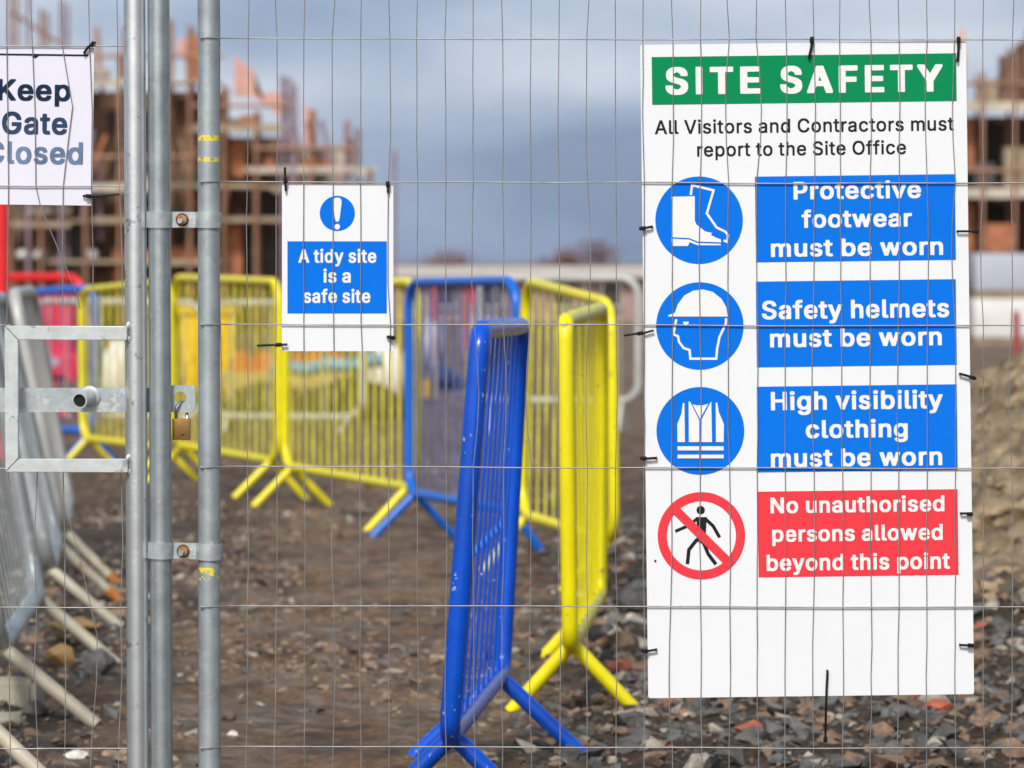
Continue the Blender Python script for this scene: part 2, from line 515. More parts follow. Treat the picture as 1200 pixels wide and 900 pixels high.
    b.inputs["Strength"].default_value = .8
    b.inputs["Distance"].default_value = .035
    l.new(nse(32, 7, rgh=.75), b.inputs["Height"])
    l.new(b.outputs["Normal"], p.inputs["Normal"])
    return m
M['ground'] = ground_mat()
me.materials.append(M['ground'])
g_obj = bpy.data.objects.new("ground", me)
COL.objects.link(g_obj)
g_obj["kind"] = "structure"

# loose stones trodden into the mud and tipped as rubble: nobody could count them
def hull_shape(k):
    rnd = random.Random(k)
    bm = bmesh.new()
    for _ in range(11):
        v = Vector((rnd.gauss(0, 1), rnd.gauss(0, 1), rnd.gauss(0, 1))).normalized()
        v = Vector((v.x * 1.0, v.y * .75, v.z * .5)) * rnd.uniform(.75, 1.1)
        bm.verts.new(v)
    bmesh.ops.convex_hull(bm, input=bm.verts)
    for v in [v for v in bm.verts if not v.link_faces]: bm.verts.remove(v)
    bm.verts.index_update()
    out = ([v.co.copy() for v in bm.verts], [[v.index for v in f.verts] for f in bm.faces])
    bm.free()
    return out
SHAPES = [hull_shape(k) for k in range(24)]
M['clod'] = mat("tan_earth_clod", (.33, .245, .15), .95, 0, .35, 20, .6, 50)
STONES = ['stone_slate', 'stone_dark', 'stone_beige', 'stone_brown', 'stone_red', 'stone_white', 'stone_mud', 'clod']

def scatter(name, items, label, cat):
    vs, fs, mi = [], [], []
    for (x, y, z, size, m_i, flat) in items:
        sv, sf = random.choice(SHAPES)
        rot = Matrix.Rotation(random.uniform(0, 6.28), 3, 'Z') @ Matrix.Rotation(random.gauss(0, .35), 3, 'X') @ Matrix.Rotation(random.gauss(0, .35), 3, 'Y')
        k = len(vs)
        for v in sv:
            q = rot @ Vector((v.x, v.y, v.z * flat)) * size
            vs.append((x + q.x, y + q.y, z + q.z))
        for f in sf:
            fs.append([k + i for i in f]); mi.append(m_i)
    me = bpy.data.meshes.new(name)
    me.from_pydata(vs, [], fs)
    for s_ in STONES: me.materials.append(M[s_])
    me.polygons.foreach_set("material_index", mi)
    o = bpy.data.objects.new(name, me)
    COL.objects.link(o)
    tag(o, label, cat, kind="stuff")
    return o

def pick(ws):
    return random.choices(range(7), ws)[0]
items = []
while len(items) < 14000:                                   # rubble tipped on the right
    x, y = random.uniform(-.35, 3.1), random.uniform(8.7, 22)
    w = smooth(-.25, .45, x - (y - 9) * .03) * smooth(22, 15, y)
    if math.hypot((x - 2.5) / 1.75, (y - 17.6) / 4.6) < .92 + random.gauss(0, .05) and random.random() < .97: continue
    if random.random() > w: continue
    size = min(.070, random.lognormvariate(math.log(.0155), .66))
    items.append((x, y, ground(x, y) + size * .06, size, pick((25, 30, 11, 31, 1.5, 1.3, 0)), random.uniform(.7, 1.2)))
k0 = len(items)
while len(items) < k0 + 2600:                              # clods of tan earth that rolled down the mound
    x, y = random.uniform(.9, 4), random.uniform(12.8, 21)
    if math.hypot((x - 2.5) / 1.75, (y - 17.6) / 4.6) > 1.02 + random.gauss(0, .06): continue
    size = min(.10, random.lognormvariate(math.log(.024), .6))
    items.append((x, y, ground(x, y) + size * .1, size, 7, random.uniform(.8, 1.3)))
k0 = len(items)
while len(items) < k0 + 1500:                              # darker rubble round the feet of the galvanised stack
    x, y = random.uniform(-2.4, -.98), random.uniform(8.7, 17)
    if random.random() > smooth(-1.0, -1.25, x + .015 * (y - 9)): continue
    size = min(.06, random.lognormvariate(math.log(.017), .6))
    items.append((x, y, ground(x, y) + size * .05, size, pick((26, 34, 8, 26, .8, 1, 8)), random.uniform(.7, 1.2)))
scatter("rubble", items, "grey slate rubble with brick bits tipped along both sides of the track", "rubble")
items = []
while len(items) < 13000:                                   # small stones pressed into the track
    x, y = random.uniform(-2.3, .5), random.uniform(8.7, 26)
    d = noise.noise(Vector((x * 1.2, y * .7, 4)))
    if random.random() > .35 + 1.3 * d: continue
    size = min(.06, random.lognormvariate(math.log(.014), .5))
    items.append((x, y, ground(x, y) - size * .05, size, pick((6, 12, 10, 22, .4, .8, 60)), random.uniform(.35, .65)))
scatter("gravel", items, "small stones pressed into the brown mud track", "gravel")
# ------------------------------------------------------------------ far background: cabin, hedge, trees
def part(name, bm, m, root, smooth=False, angle=35):
    """mesh built in world coordinates, parented to a root that stands at root.location (no rotation)"""
    return link(name, bm, m, root, smooth, angle, origin=root.location)

def lot(fn):
    bm = bmesh.new()
    fn(bm)
    return bm

s = 62
base = P(600, HZ + EYE * s, s)
cabin = empty("site_cabin", (0, base.y, 0))
tag(cabin, "long low pale roofed building with dusty pink walls behind the barriers", "building")
bm = bmesh.new(); pbox(bm, 430, 325, 790, 378, s, 4.0); part("wall", bm, M['cabin_wall'], cabin)
bm = bmesh.new(); pbox(bm, 424, 312, 796, 325, s, 4.6, -.3); part("roof", bm, M['cabin_roof'], cabin)
for x in (512, 566, 648, 704):
    bm = bmesh.new(); pbox(bm, x, 334, x + 22, 358, s, .05, -.04); w = part("window", bm, M['window_dark'], cabin)
    bm = bmesh.new(); pbox(bm, x - 2, 358, x + 24, 361, s, .12, -.10)
    sl = link("sill", bm, M['cabin_roof'], w, False, origin=cabin.location)
bm = bmesh.new(); pbox(bm, 545, 331, 556, 378, s, .05, -.04); part("door", bm, M['red_paint'], cabin)

def bare_tree(px, top, wpx, s, label, seed):
    rnd = random.Random(seed)
    y = FPX / s
    x = (px - CX) / s
    gz = ground(x, y)
    zt = EYE - (top - HZ) / s
    hgt = zt - gz
    rad = wpx / s / 2
    t = empty("bare_tree", (x, y, gz))
    tag(t, label, "tree", "bare trees on the skyline")
    bm = bmesh.new()
    tube(bm, [(0, 0, -.2), (.05, 0, hgt * .3), (0, .05, hgt * .55)], [.16, .12, .08], 8)
    tips = []
    for k in range(26):
        a, e = rnd.uniform(0, 6.28), rnd.uniform(.25, 1.35)
        z0 = hgt * rnd.uniform(.3, .55)
        ln = rnd.uniform(.5, 1.0)
        q = Vector((math.cos(a) * math.cos(e) * rad * ln, math.sin(a) * math.cos(e) * rad * ln, (hgt - z0) * math.sin(e) * ln))
        m1 = Vector((0, 0, z0)) + q * .5 + Vector((rnd.gauss(0, .06), rnd.gauss(0, .06), .05))
        tube(bm, [(0, 0, z0), m1, Vector((0, 0, z0)) + q], [.05, .03, .012], 5)
        tips += [m1, Vector((0, 0, z0)) + q]
    link("trunk", bm, M['bark'], t)
    bm = bmesh.new()
    for k in range(5200):
        c = rnd.choice(tips) + Vector((rnd.gauss(0, .22), rnd.gauss(0, .22), rnd.gauss(0, .20))) * rad
        if c.z > hgt * 1.02: continue
        d = Vector((rnd.gauss(0, 1), rnd.gauss(0, 1), abs(rnd.gauss(0, 1)))).normalized() * rnd.uniform(.12, .3)
        w = d.cross(Vector((rnd.gauss(0, 1), rnd.gauss(0, 1), rnd.gauss(0, 1)))).normalized() * .04
        bm.faces.new([bm.verts.new(c - w), bm.verts.new(c + w), bm.verts.new(c + d)])
    link("crown", bm, M['twigs'], t, False)
bare_tree(522, 292, 84, 30, "bare brown tree behind the far blue barrier, apart from the other two", 1)
bare_tree(660, 292, 66, 31, "narrower bare brown tree over the leaning yellow barrier", 2)
bare_tree(705, 286, 84, 30, "bare brown tree nearest the big safety sign, tallest of three", 3)
# hedge
bm = bmesh.new()
rnd = random.Random(11)
for k in range(5200):
    px = rnd.uniform(440, 790)
    top = 316 + 4 * noise.noise(Vector((px * .05, 0, 0)))
    sg = 32
    py = rnd.uniform(top, 352)
    c = P(px, py, sg); c.y += rnd.uniform(-.6, .6)
    d = Vector((rnd.gauss(0, 1), rnd.gauss(0, 1), rnd.gauss(0, 1) + .6)).normalized() * rnd.uniform(.1, .3)
    w = d.cross(Vector((rnd.gauss(0, 1), rnd.gauss(0, 1), rnd.gauss(0, 1)))).normalized() * .05
    bm.faces.new([bm.verts.new(c - w), bm.verts.new(c + w), bm.verts.new(c + d)])
for k in range(60):
    px = 440 + 350 * k / 60
    q = P(px, 330, 32)
    tube(bm, [(q.x, q.y, ground(q.x, q.y) - .1), (q.x + rnd.gauss(0, .1), q.y, q.z)], .03, 5)
hq = P(610, 330, 32)
hd = link("hedge", bm, M['twigs'], None, False, origin=(hq.x, hq.y, ground(hq.x, hq.y)))
tag(hd, "low bare brown hedge along the skyline behind the site", "hedge")

# ------------------------------------------------------------------ left building under construction and its scaffold
s = 70
Y0 = FPX / s
house = empty("brick_building", (P(150, 300, s).x, Y0, 0))
tag(house, "half built brown brick house with haze tinted pink gable standing inside the left scaffold", "building")
bm = bmesh.new(); pbox(bm, -130, 104, 256, 392, s, .35, 1.2); part("wall", bm, M['brick'], house)
bm = bmesh.new(); pbox(bm, 257, 158, 334, 392, s, .35, 1.35); part("wall", bm, M['brick'], house)
bm = bmesh.new(); pbox(bm, 335, 214, 424, 392, s, .35, 1.25); part("wall", bm, M['brick'], house)
bm = bmesh.new(); pbox(bm, 296, 166, 402, 212, s, .3, 2.6); part("block_wall", bm, M['block_wall'], house)
bm = bmesh.new(); pbox(bm, -120, 130, -110, 390, s, 5, 1.7); part("side_wall", bm, M['brick'], house)
def gpoly(bm, pts, s, y0, y1):
    prism(bm, [(P(x, y, s).x, P(x, y, s).z) for x, y in pts], FPX / s + y0, FPX / s + y1)
bm = bmesh.new(); gpoly(bm, [(268, 60), (291, 80), (293, 104), (331, 104), (331, 134), (322, 136), (304, 116), (284, 109), (267, 108)], s, 1.6, 1.9)
part("gable", bm, M['haze_pink_brick'], house)
bm = bmesh.new(); gpoly(bm, [(350, 120), (363, 124), (366, 165), (350, 168)], s, 1.7, 1.95); part("gable", bm, M['haze_pink_brick'], house)
bm = bmesh.new(); gpoly(bm, [(199, 40), (216, 42), (218, 104), (206, 62), (199, 56)], s, 1.6, 1.9); part("gable", bm, M['haze_pink_brick'], house)
for x0, y0, x1, y1 in ((118, 128, 145, 205), (-40, 250, 0, 300), (60, 262, 112, 318), (150, 190, 172, 250), (205, 265, 236, 330), (286, 225, 318, 255), (282, 270, 322, 318), (352, 225, 392, 300), (10, 130, 60, 200)):
    bm = bmesh.new(); pbox(bm, x0, y0, x1, y1, s, .06, 1.16); part("window", bm, M['window_dark'], house)
for x0, y0, x1, y1 in ((268, 162, 285, 206), (266, 264, 281, 330), (128, 292, 150, 338), (198, 290, 232, 312), (402, 160, 411, 204), (215, 40, 233, 96), (213, 228, 228, 252)):
    bm = bmesh.new(); pbox(bm, x0, y0, x1, y1, s, .5, .55); part("brick_pier", bm, M['orange_brick'], house)

scaf = empty("scaffold", (P(150, 300, s).x, Y0, 0))
tag(scaf, "rusty tube scaffold with board decks stepping down round the left house", "scaffold")
for x, t in ((-60, -40), (-15, -30), (12, -10), (33, -12), (48, 10), (72, 0), (100, 60), (140, 62), (196, 20), (222, 30), (262, 100), (300, 130), (331, 88), (341, 92), (346, 100), (365, 128), (405, 146), (418, 150), (432, 196), (462, 176)):
    top = P(x, t, s)
    m = M['pole_mauve'] if x in (331, 341, 346, 405, 418, 462, 33, 72) else M['pole']
    for dy in ((0,) if x in (341, 346, 462, 33) else (0, .95)):
        bm = bmesh.new()
        tube(bm, [(top.x, Y0 + dy, -.05), (top.x, Y0 + dy, top.z)], .034, 8)
        part("upright_pole", bm, m, scaf, True)
for x0, y0, x1, y1, k in ((-60, 92, 256, 101, 1), (226, 146, 336, 158, 0), (290, 196, 432, 206, 1), (196, 216, 432, 223, 0), (-60, 216, 236, 225, 1), (108, 254, 336, 263, 0), (60, 306, 256, 312, 0), (-60, 258, 100, 264, 0)):
    bm = bmesh.new()
    a, b = P(x0, y0, s), P(x1, y1, s)
    x = a.x
    while x < b.x - .2:                                # boards in uneven lengths, some missing at the edge
        ln = min(b.x - x, random.uniform(.9, 2.2))
        for i in range(4):
            if random.random() < .18: continue
            box(bm, (x + ln / 2 + random.uniform(-.1, .1), Y0 + .12 + i * .235, (a.z + b.z) / 2 + .02 + random.uniform(-.03, .03)), (ln + random.uniform(-.12, .12), .225, .045))
        if random.random() < .8:
            box(bm, (x + ln / 2, Y0 + .005 + random.uniform(-.02, .02), (a.z + b.z) / 2 + random.uniform(-.02, .03)), (ln - .03, .03, (a.z - b.z) * random.uniform(.6, 1.1)), Matrix.Rotation(random.gauss(0, .012), 3, 'Y'))
        x += ln + .01
    part("deck", bm, M['deck_pale'] if k else M['deck'], scaf)
for x0, x1, y in ((-60, 262, 66), (226, 340, 124), (300, 420, 174), (-60, 226, 184)):
    a, b = P(x0, y, s), P(x1, y, s)
    bm = bmesh.new(); tube(bm, [(a.x, Y0 - .06, a.z), (b.x, Y0 - .06, b.z)], .032, 8); part("guard_rail", bm, M['pole'], scaf, True)
for x0, y0, x1, y1 in ((2, 8, 66, 50), (100, 250, 145, 110), (210, 210, 262, 110), (196, 300, 262, 240), (20, 300, 100, 225)):
    a, b = P(x0, y0, s), P(x1, y1, s)
    bm = bmesh.new(); tube(bm, [(a.x, Y0 + 1.02, a.z), (b.x, Y0 + 1.02, b.z)], .032, 8); part("brace", bm, M['pole'], scaf, True)

rs = random.Random(5)
for k in range(22):                                   # stray uprights, couplers and short tubes between the lifts
    x = rs.uniform(-50, 425)
    lim = 60 if x < 256 else (104 if x < 335 else 170)
    y1 = rs.uniform(lim, 300); y0 = max(lim - 30, y1 - rs.uniform(40, 150))
    a, b_ = P(x, y0, s), P(x + rs.gauss(0, 9), y1, s)
    bm = bmesh.new(); dy = rs.uniform(.1, 1.0); tube(bm, [(a.x, Y0 + dy, a.z), (b_.x, Y0 + dy, b_.z)], .04, 8)
    part("stray_tube", bm, M[rs.choice(('pole', 'orange_brick', 'pole_mauve', 'deck'))], scaf, True)
for k in range(20):                                   # loose boards and packs standing on the lifts
    y = rs.choice((92, 146, 196, 217, 254, 306))
    x = rs.uniform(-50, 250) if y in (92, 217, 306) else (rs.uniform(230, 320) if y == 146 else (rs.uniform(300, 415) if y == 196 else rs.uniform(-50, 320)))
    w, h = rs.uniform(8, 40), rs.uniform(6, 24)
    bm = bmesh.new(); pbox(bm, x, y - h, x + w, y - 1, s, .3, rs.uniform(.2, .6))
    part("stored_pack", bm, M[rs.choice(('orange_brick', 'deck', 'deck_pale', 'brick', 'window_dark', 'stone_dark', 'orange_brick'))], scaf)

def sack(name, px, py, s, wpx, hpx, m, label, group=None, y_off=.5, cat="sack"):
    c = P(px, py, s)
    bm = bmesh.new()
    bmesh.ops.create_icosphere(bm, subdivisions=3, radius=1)
    rnd = random.random() * 9
    for v in bm.verts:
        d = 1 + .18 * noise.noise(v.co * 1.7 + Vector((rnd, 0, 0)))
        v.co = Vector((v.co.x * wpx / s / 2 * d, v.co.y * .3 * d, (max(v.co.z, -.72) * hpx / s / 2) * d))
    o = link(name, bm, m, None, True, 60)
    o.location = (c.x, c.y + y_off, c.z)
    tag(o, label, cat, group)
for i, (x, y, w, h) in enumerate(((23, 299, 15, 13), (42, 299, 16, 13), (34, 253 - 6, 16, 13), (50, 253 - 6, 17, 14), (104, 299, 16, 14))):
    sack("white_sack", x, y, 70, w, h, M['bag'], ("pale sack on the lowest board of the left scaffold, under the gate notice", "pale sack beside another on the lowest board under the gate notice",
        "pale sack just under the gate notice on the middle board", "pale sack nearest the loose slanting wire on the middle board", "pale sack beside the gate tube on the lowest board")[i], "pale sacks on the left scaffold")

# ------------------------------------------------------------------ right building behind the big sign
s = 74
Y1 = FPX / s
rb = empty("brick_building", (P(1220, 300, s).x, Y1, 0))
tag(rb, "dark part built brick house inside the scaffold right of the big sign", "building")
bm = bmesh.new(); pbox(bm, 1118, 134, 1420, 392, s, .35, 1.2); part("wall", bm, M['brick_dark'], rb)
bm = bmesh.new(); gpoly(bm, [(1118, 62), (1143, 26), (1146, 60), (1140, 100), (1118, 100)], s, 1.6, 1.9); part("gable", bm, M['haze_pink_brick'], rb)
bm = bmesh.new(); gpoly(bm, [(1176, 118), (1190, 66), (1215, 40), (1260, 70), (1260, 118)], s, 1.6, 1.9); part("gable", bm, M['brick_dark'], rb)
for x0, y0, x1, y1 in ((1152, 142, 1182, 206), (1190, 140, 1230, 200), (1150, 236, 1200, 288), (1210, 236, 1260, 290)):
    bm = bmesh.new(); pbox(bm, x0, y0, x1, y1, s, .06, 1.16); part("window", bm, M['black_opening'], rb)
for x0, y0, x1, y1 in ((1136, 138, 1146, 196), (1136, 236, 1145, 330), (1174, 228, 1186, 234)):
    bm = bmesh.new(); pbox(bm, x0, y0, x1, y1, s, .5, .55); part("brick_pier", bm, M['orange_brick'], rb)
sc2 = empty("scaffold", (P(1220, 300, s).x, Y1, 0))
tag(sc2, "scaffold with grey board decks on the dark house right of the big sign", "scaffold")
for x, t in ((1128, 64), (1152, 84), (1190, 52), (1212, 30), (1250, 20), (1310, 20)):
    for dy in (0, .95):
        top = P(x, t, s)
        bm = bmesh.new(); tube(bm, [(top.x, Y1 + dy, -.05), (top.x, Y1 + dy, top.z)], .03, 8); part("upright_pole", bm, M['pole'], sc2, True)
for x0, y0, x1, y1 in ((1118, 119, 1400, 130), (1118, 220, 1400, 232)):
    a, b = P(x0, y0, s), P(x1, y1, s)
    bm = bmesh.new()
    for i in range(4):
        box(bm, ((a.x + b.x) / 2, Y1 + .12 + i * .235, (a.z + b.z) / 2 + .02), (b.x - a.x, .225, .045))
    box(bm, ((a.x + b.x) / 2, Y1 + .02, (a.z + b.z) / 2), (b.x - a.x - .02, .03, (a.z - b.z)))
    part("deck", bm, M['deck_pale'], sc2)
for (x0, x1, y0, y1, mm) in ((1150, 1172, 92, 118, 'deck'), (1176, 1200, 64, 118, 'brick'), (1146, 1168, 190, 219, 'stone_dark'), (1180, 1206, 172, 219, 'deck'), (1152, 1190, 262, 296, 'orange_brick')):
    bm = bmesh.new(); pbox(bm, x0, y0, x1, y1, s, .4, .3); part("stored_pack", bm, M[mm], sc2)
for y in (98, 200):
    a, b = P(1118, y, s), P(1400, y, s)
    bm = bmesh.new(); tube(bm, [(a.x, Y1 - .06, a.z), (b.x, Y1 - .06, b.z)], .03, 8); part("guard_rail", bm, M['pole'], sc2, True)

def pallet(label, x0, y0, x1, y1, s, m):
    a, b = P(x0, y0, s), P(x1, y1, s)
    o = empty("block_pack", ((a.x + b.x) / 2, a.y + .5, b.z))
    tag(o, label, "block pack", "wrapped block packs beside the big sign")
    h, w = a.z - b.z, b.x - a.x
    bm = bmesh.new()
    box(bm, (0, 0, .10 + (h - .10) / 2), (w, 1.0, h - .10), bevel=.03)
    link("wrapped_load", bm, m, o)
    bm = bmesh.new()
    for k in (-.42, 0, .42): box(bm, (0, k, .045), (w * .98, .1, .088))
    for k in range(6): box(bm, ((k - 2.5) * w / 6.2, 0, .098), (w / 8, 1.0, .018))
    link("pallet", bm, M['deck'], o, False)
pallet("white wrapped pack of blocks under the blue grey one, right of the sign", 1141, 350, 1212, 404, 84, M['block_white'])
pallet("blue grey wrapped pack of blocks on top of the white one", 1143, 297, 1212, 349, 84, M['block_grey'])
c = P(1191, 404, 92)
bm = bmesh.new(); tube(bm, [(0, 0, -.3), (0, 0, .40)], .045, 10); tube(bm, [(0, 0, .40), (0, 0, .43)], [.05, .03], 10)
o = link("marker_post", bm, M['red_dull']); o.location = (c.x, c.y, c.z)
tag(o, "short red marker post standing against the white block pack", "post")

# ------------------------------------------------------------------ crowd barriers
def barrier(label, B0, T0, B1, T1, m, group, legs=((.06, 1, 1), (.94, 1, 1)), leg_mat=None, tip=None, bars=None, r=.021, rb=.0052, bar_mat=None, hooks=True, span=.20, name="crowd_barrier", corner=.125, twist=0.0):
    """B0/T0 bottom and top of the near end, B1/T1 of the far end (world points)"""
    c = (B0 + B1) / 2
    org = Vector((c.x, c.y, ground(c.x, c.y)))
    root = empty(name, org)
    tag(root, label, "barrier", group)
    L = (B1 - B0).length
    Hh = (T0 - B0).length
    def at(u, v):
        return (B0.lerp(B1, u).lerp(T0.lerp(T1, u), v)) - org
    ca, cb = corner / L, corner / Hh
    loop = []
    for (cu, cv, a0) in ((1 - ca, 1 - cb, 0), (ca, 1 - cb, 90), (ca, cb, 180), (1 - ca, cb, 270)):
        for k in range(7):
            a = R(a0 + 90 * k / 6)
            loop.append(at(cu + ca * math.cos(a), cv + cb * math.sin(a)))
    bm = bmesh.new(); tube(bm, loop, r, 14, closed=True); link("frame", bm, m, root)
    n = bars or max(6, int(round(L / .135)) - 1)
    for i in range(n):
        u = (i + 1) / (n + 1)
        bm = bmesh.new(); tube(bm, [at(u, .012), at(u, .988)], rb, 8); link("bar", bm, bar_mat or m, root)
    nrm = (B1 - B0).cross(Vector((0, 0, 1))).normalized()
    along = (B1 - B0).normalized()
    for u, lf, rt in legs:
        rp = at(u, 0)
        for sd, on in ((-1, lf), (1, rt)):
            if not on: continue
            f = rp + nrm * sd * span * on + along * twist * sd
            f.z = ground(f.x + org.x, f.y + org.y) - org.z - .004
            bm = bmesh.new()
            k = rp + (f - rp) * .10
            tube(bm, [rp - Vector((0, 0, .004)), k, f], min(r * .88, .0195), 12)
            lg = link("leg", bm, leg_mat or m, root)
            if tip and u == tip:
                bm = bmesh.new(); tube(bm, [rp.lerp(f, .80), rp.lerp(f, 1.01)], .0200, 12); link("tip", bm, M['rust_tip'], lg)
    if hooks:
        for v in (.25, .78):
            q, e = at(1, v), along
            bm = bmesh.new()
            tube(bm, [q + e * .018, q + e * .045, q + e * .05 - Vector((0, 0, .02)), q + e * .05 - Vector((0, 0, .05))], .007, 8)
            link("hook", bm, m, root)
    return root

G1, G2, G3, G4 = "yellow crowd barriers on the track", "blue crowd barriers on the track", "galvanised barriers stacked by the gate", "pale galvanised barriers across the background"
barrier("nearest blue crowd barrier, chipped and leaning, seen end on in front of the yellow ones",
        P(526, 866, 541), P(563, 387, 541), P(588, 788, 466), P(611, 382, 466), M['blue'], G2, span=.215, bars=9, corner=.055, r=.0225, rb=.0040)
barrier("nearest yellow crowd barrier, seen almost end on just left of the big sign",
        P(668, 758, 430), P(662, 376, 430), P(703, 697, 378), P(705, 362, 378), M['yellow'], G1, span=.17, bars=9, corner=.055, hooks=False, rb=.0042, r=.0225, legs=((.06, 1, 1), (.94, 1, 0)))
barrier("yellow crowd barrier running back from the nearest yellow one, beside the blue one's top",
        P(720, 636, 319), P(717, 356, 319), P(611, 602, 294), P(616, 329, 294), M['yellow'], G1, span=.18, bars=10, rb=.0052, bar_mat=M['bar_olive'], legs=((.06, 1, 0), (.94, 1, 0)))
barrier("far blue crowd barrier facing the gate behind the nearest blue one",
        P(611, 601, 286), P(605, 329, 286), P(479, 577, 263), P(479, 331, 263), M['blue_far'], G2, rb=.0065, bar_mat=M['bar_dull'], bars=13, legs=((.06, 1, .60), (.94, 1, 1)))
barrier("yellow crowd barrier under the small tidy site notice",
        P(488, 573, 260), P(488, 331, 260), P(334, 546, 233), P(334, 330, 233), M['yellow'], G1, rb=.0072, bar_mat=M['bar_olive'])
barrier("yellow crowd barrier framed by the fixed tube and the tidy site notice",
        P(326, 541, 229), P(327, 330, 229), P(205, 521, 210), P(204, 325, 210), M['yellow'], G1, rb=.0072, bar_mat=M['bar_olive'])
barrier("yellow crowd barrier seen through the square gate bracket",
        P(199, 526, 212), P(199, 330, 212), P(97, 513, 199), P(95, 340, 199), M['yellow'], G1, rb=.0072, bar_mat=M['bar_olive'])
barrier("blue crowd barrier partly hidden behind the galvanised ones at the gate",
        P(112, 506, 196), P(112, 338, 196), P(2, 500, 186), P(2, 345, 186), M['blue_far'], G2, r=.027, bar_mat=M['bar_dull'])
barrier("red crowd barrier behind the blue one at the far left",
        P(96, 476, 168), P(96, 325, 168), P(-150, 470, 160), P(-150, 325, 160), M['red_paint'], "red crowd barriers", r=.030)
# galvanised stack at the gate, end on
barrier("galvanised barrier nearest the camera, its bars running out of the left edge",
        P(0, 760, 438), P(-80, 372, 438), P(44, 696, 374), P(-18, 354, 374), M['grey_paint'], G3, bars=12, rb=.0034, legs=((.04, 0, 1), (.96, 0, 1)), leg_mat=M['leg_cream'], span=.26, r=.026, twist=-.10)
barrier("galvanised barrier mostly out of frame with only one foot showing bottom left",
        P(-48, 818, 495), P(-56, 374, 495), P(-14, 772, 448), P(-20, 366, 448), M['grey_paint'], G3, legs=((.04, 0, 1),), leg_mat=M['leg_cream'], span=.24, r=.024, twist=-.10)
barrier("second galvanised barrier in the stack, right behind the nearest one",
        P(58, 668, 350), P(-14, 354, 350), P(66, 634, 316), P(2, 350, 316), M['grey_paint'], G3, bars=8, rb=.004, legs=((.04, 0, 1), (.96, 0, 1)), leg_mat=M['leg_cream'], tip=.96, span=.24, r=.026, twist=-.08)
barrier("farthest barrier in the galvanised stack, its rounded top corner pale",
        P(74, 622, 305), P(16, 345, 305), P(80, 585, 272), P(37, 342, 272), M['pale_rail'], G3, bars=8, rb=.004, legs=((.04, 0, 1),), leg_mat=M['leg_cream'], tip=.04, span=.22, r=.026, twist=-.06)
# pale barriers across the background
barrier("pale barrier behind the yellow ones left of the fixed tube", P(238, 488, 166), P(238, 355, 166), P(38, 487, 164), P(38, 353, 164), M['pale_rail'], G4, r=.026, legs=((.1, 1, 1), (.9, 1, 1)), span=.12)
barrier("pale barrier with rounded corner behind the small tidy site notice", P(424, 489, 166), P(424, 355, 166), P(250, 488, 164), P(250, 355, 164), M['pale_rail'], G4, r=.026, legs=((.1, 1, 1), (.9, 1, 1)), span=.12)
barrier("pale barrier beside the big sign, its rounded end just left of it", P(748, 470, 166), P(748, 326, 166), P(560, 469, 164), P(560, 326, 164), M['pale_rail'], G4, r=.028, legs=((.1, 1, 1), (.9, 1, 1)), span=.12)

# ------------------------------------------------------------------ clutter behind the barriers
c = P(243, 462, 132)
bin_ = empty("plastic_bin", (c.x, c.y, c.z))
tag(bin_, "tall yellow plastic bin standing behind the yellow barrier by the padlock", "bin")
bm = bmesh.new(); prism(bm, [(-.21, 0), (.21, 0), (.245, .70), (-.245, .70)], 0, .45); bmesh.ops.bevel(bm, geom=bm.edges[:], offset=.012, segments=1, affect='EDGES')
link("body", bm, M['yellow_plastic'], bin_)
bm = bmesh.new(); box(bm, (0, .22, .745), (.54, .52, .07), bevel=.02); link("lid", bm, M['yellow_plastic'], bin_)
for k in (-.1, .1):
    bm = bmesh.new(); box(bm, (k, -.012, .35), (.03, .03, .6), bevel=.008); link("rib", bm, M['orange_plastic'] if k > 0 else M['yellow_plastic'], bin_)

c = P(71, 450, 115)
cb = empty("plastic_barrier", (c.x, c.y, c.z))
tag(cb, "red plastic slotted barrier standing seen through the square gate bracket", "plastic barrier")
bm = bmesh.new()
box(bm, (0, .2, .90), (.40, 1.6, .10), bevel=.02); box(bm, (0, .2, .22), (.46, 1.6, .22), bevel=.02)
for k in (-.15, .15): box(bm, (k, -.55, .55), (.08, .08, .6), bevel=.015)
link("body", bm, M['red_plastic'], cb)
bm = bmesh.new(); box(bm, (0, .2, .56), (.30, 1.5, .52)); link("panel", bm, M['red_plastic'], cb, False)
for k in (-.16, .16):
    bm = bmesh.new(); box(bm, (k, -.5, .055), (.11, .30, .11), bevel=.02); link("foot", bm, M['red_plastic'], cb)
bm = bmesh.new()
bmesh.ops.create_circle(bm, cap_ends=True, segments=16, radius=.05, matrix=Matrix.Translation((.0, -.62, .24)) @ Matrix.Rotation(R(90), 4, 'X'))
link("reflector", bm, M['block_grey'], cb, False)

c = P(2, 300, 190)
bm = bmesh.new()
gz = ground(c.x, c.y)
tube(bm, [(0, 0, -.1), (0, 0, 1.78 - gz)], .040, 14); tube(bm, [(0, 0, 1.78 - gz), (0, 0, 1.82 - gz)], [.042, .03], 14)
o = link("red_post", bm, M['red_paint']); o.location = (c.x, c.y, gz)
tag(o, "upright red post under the corner of the keep gate closed notice", "post")

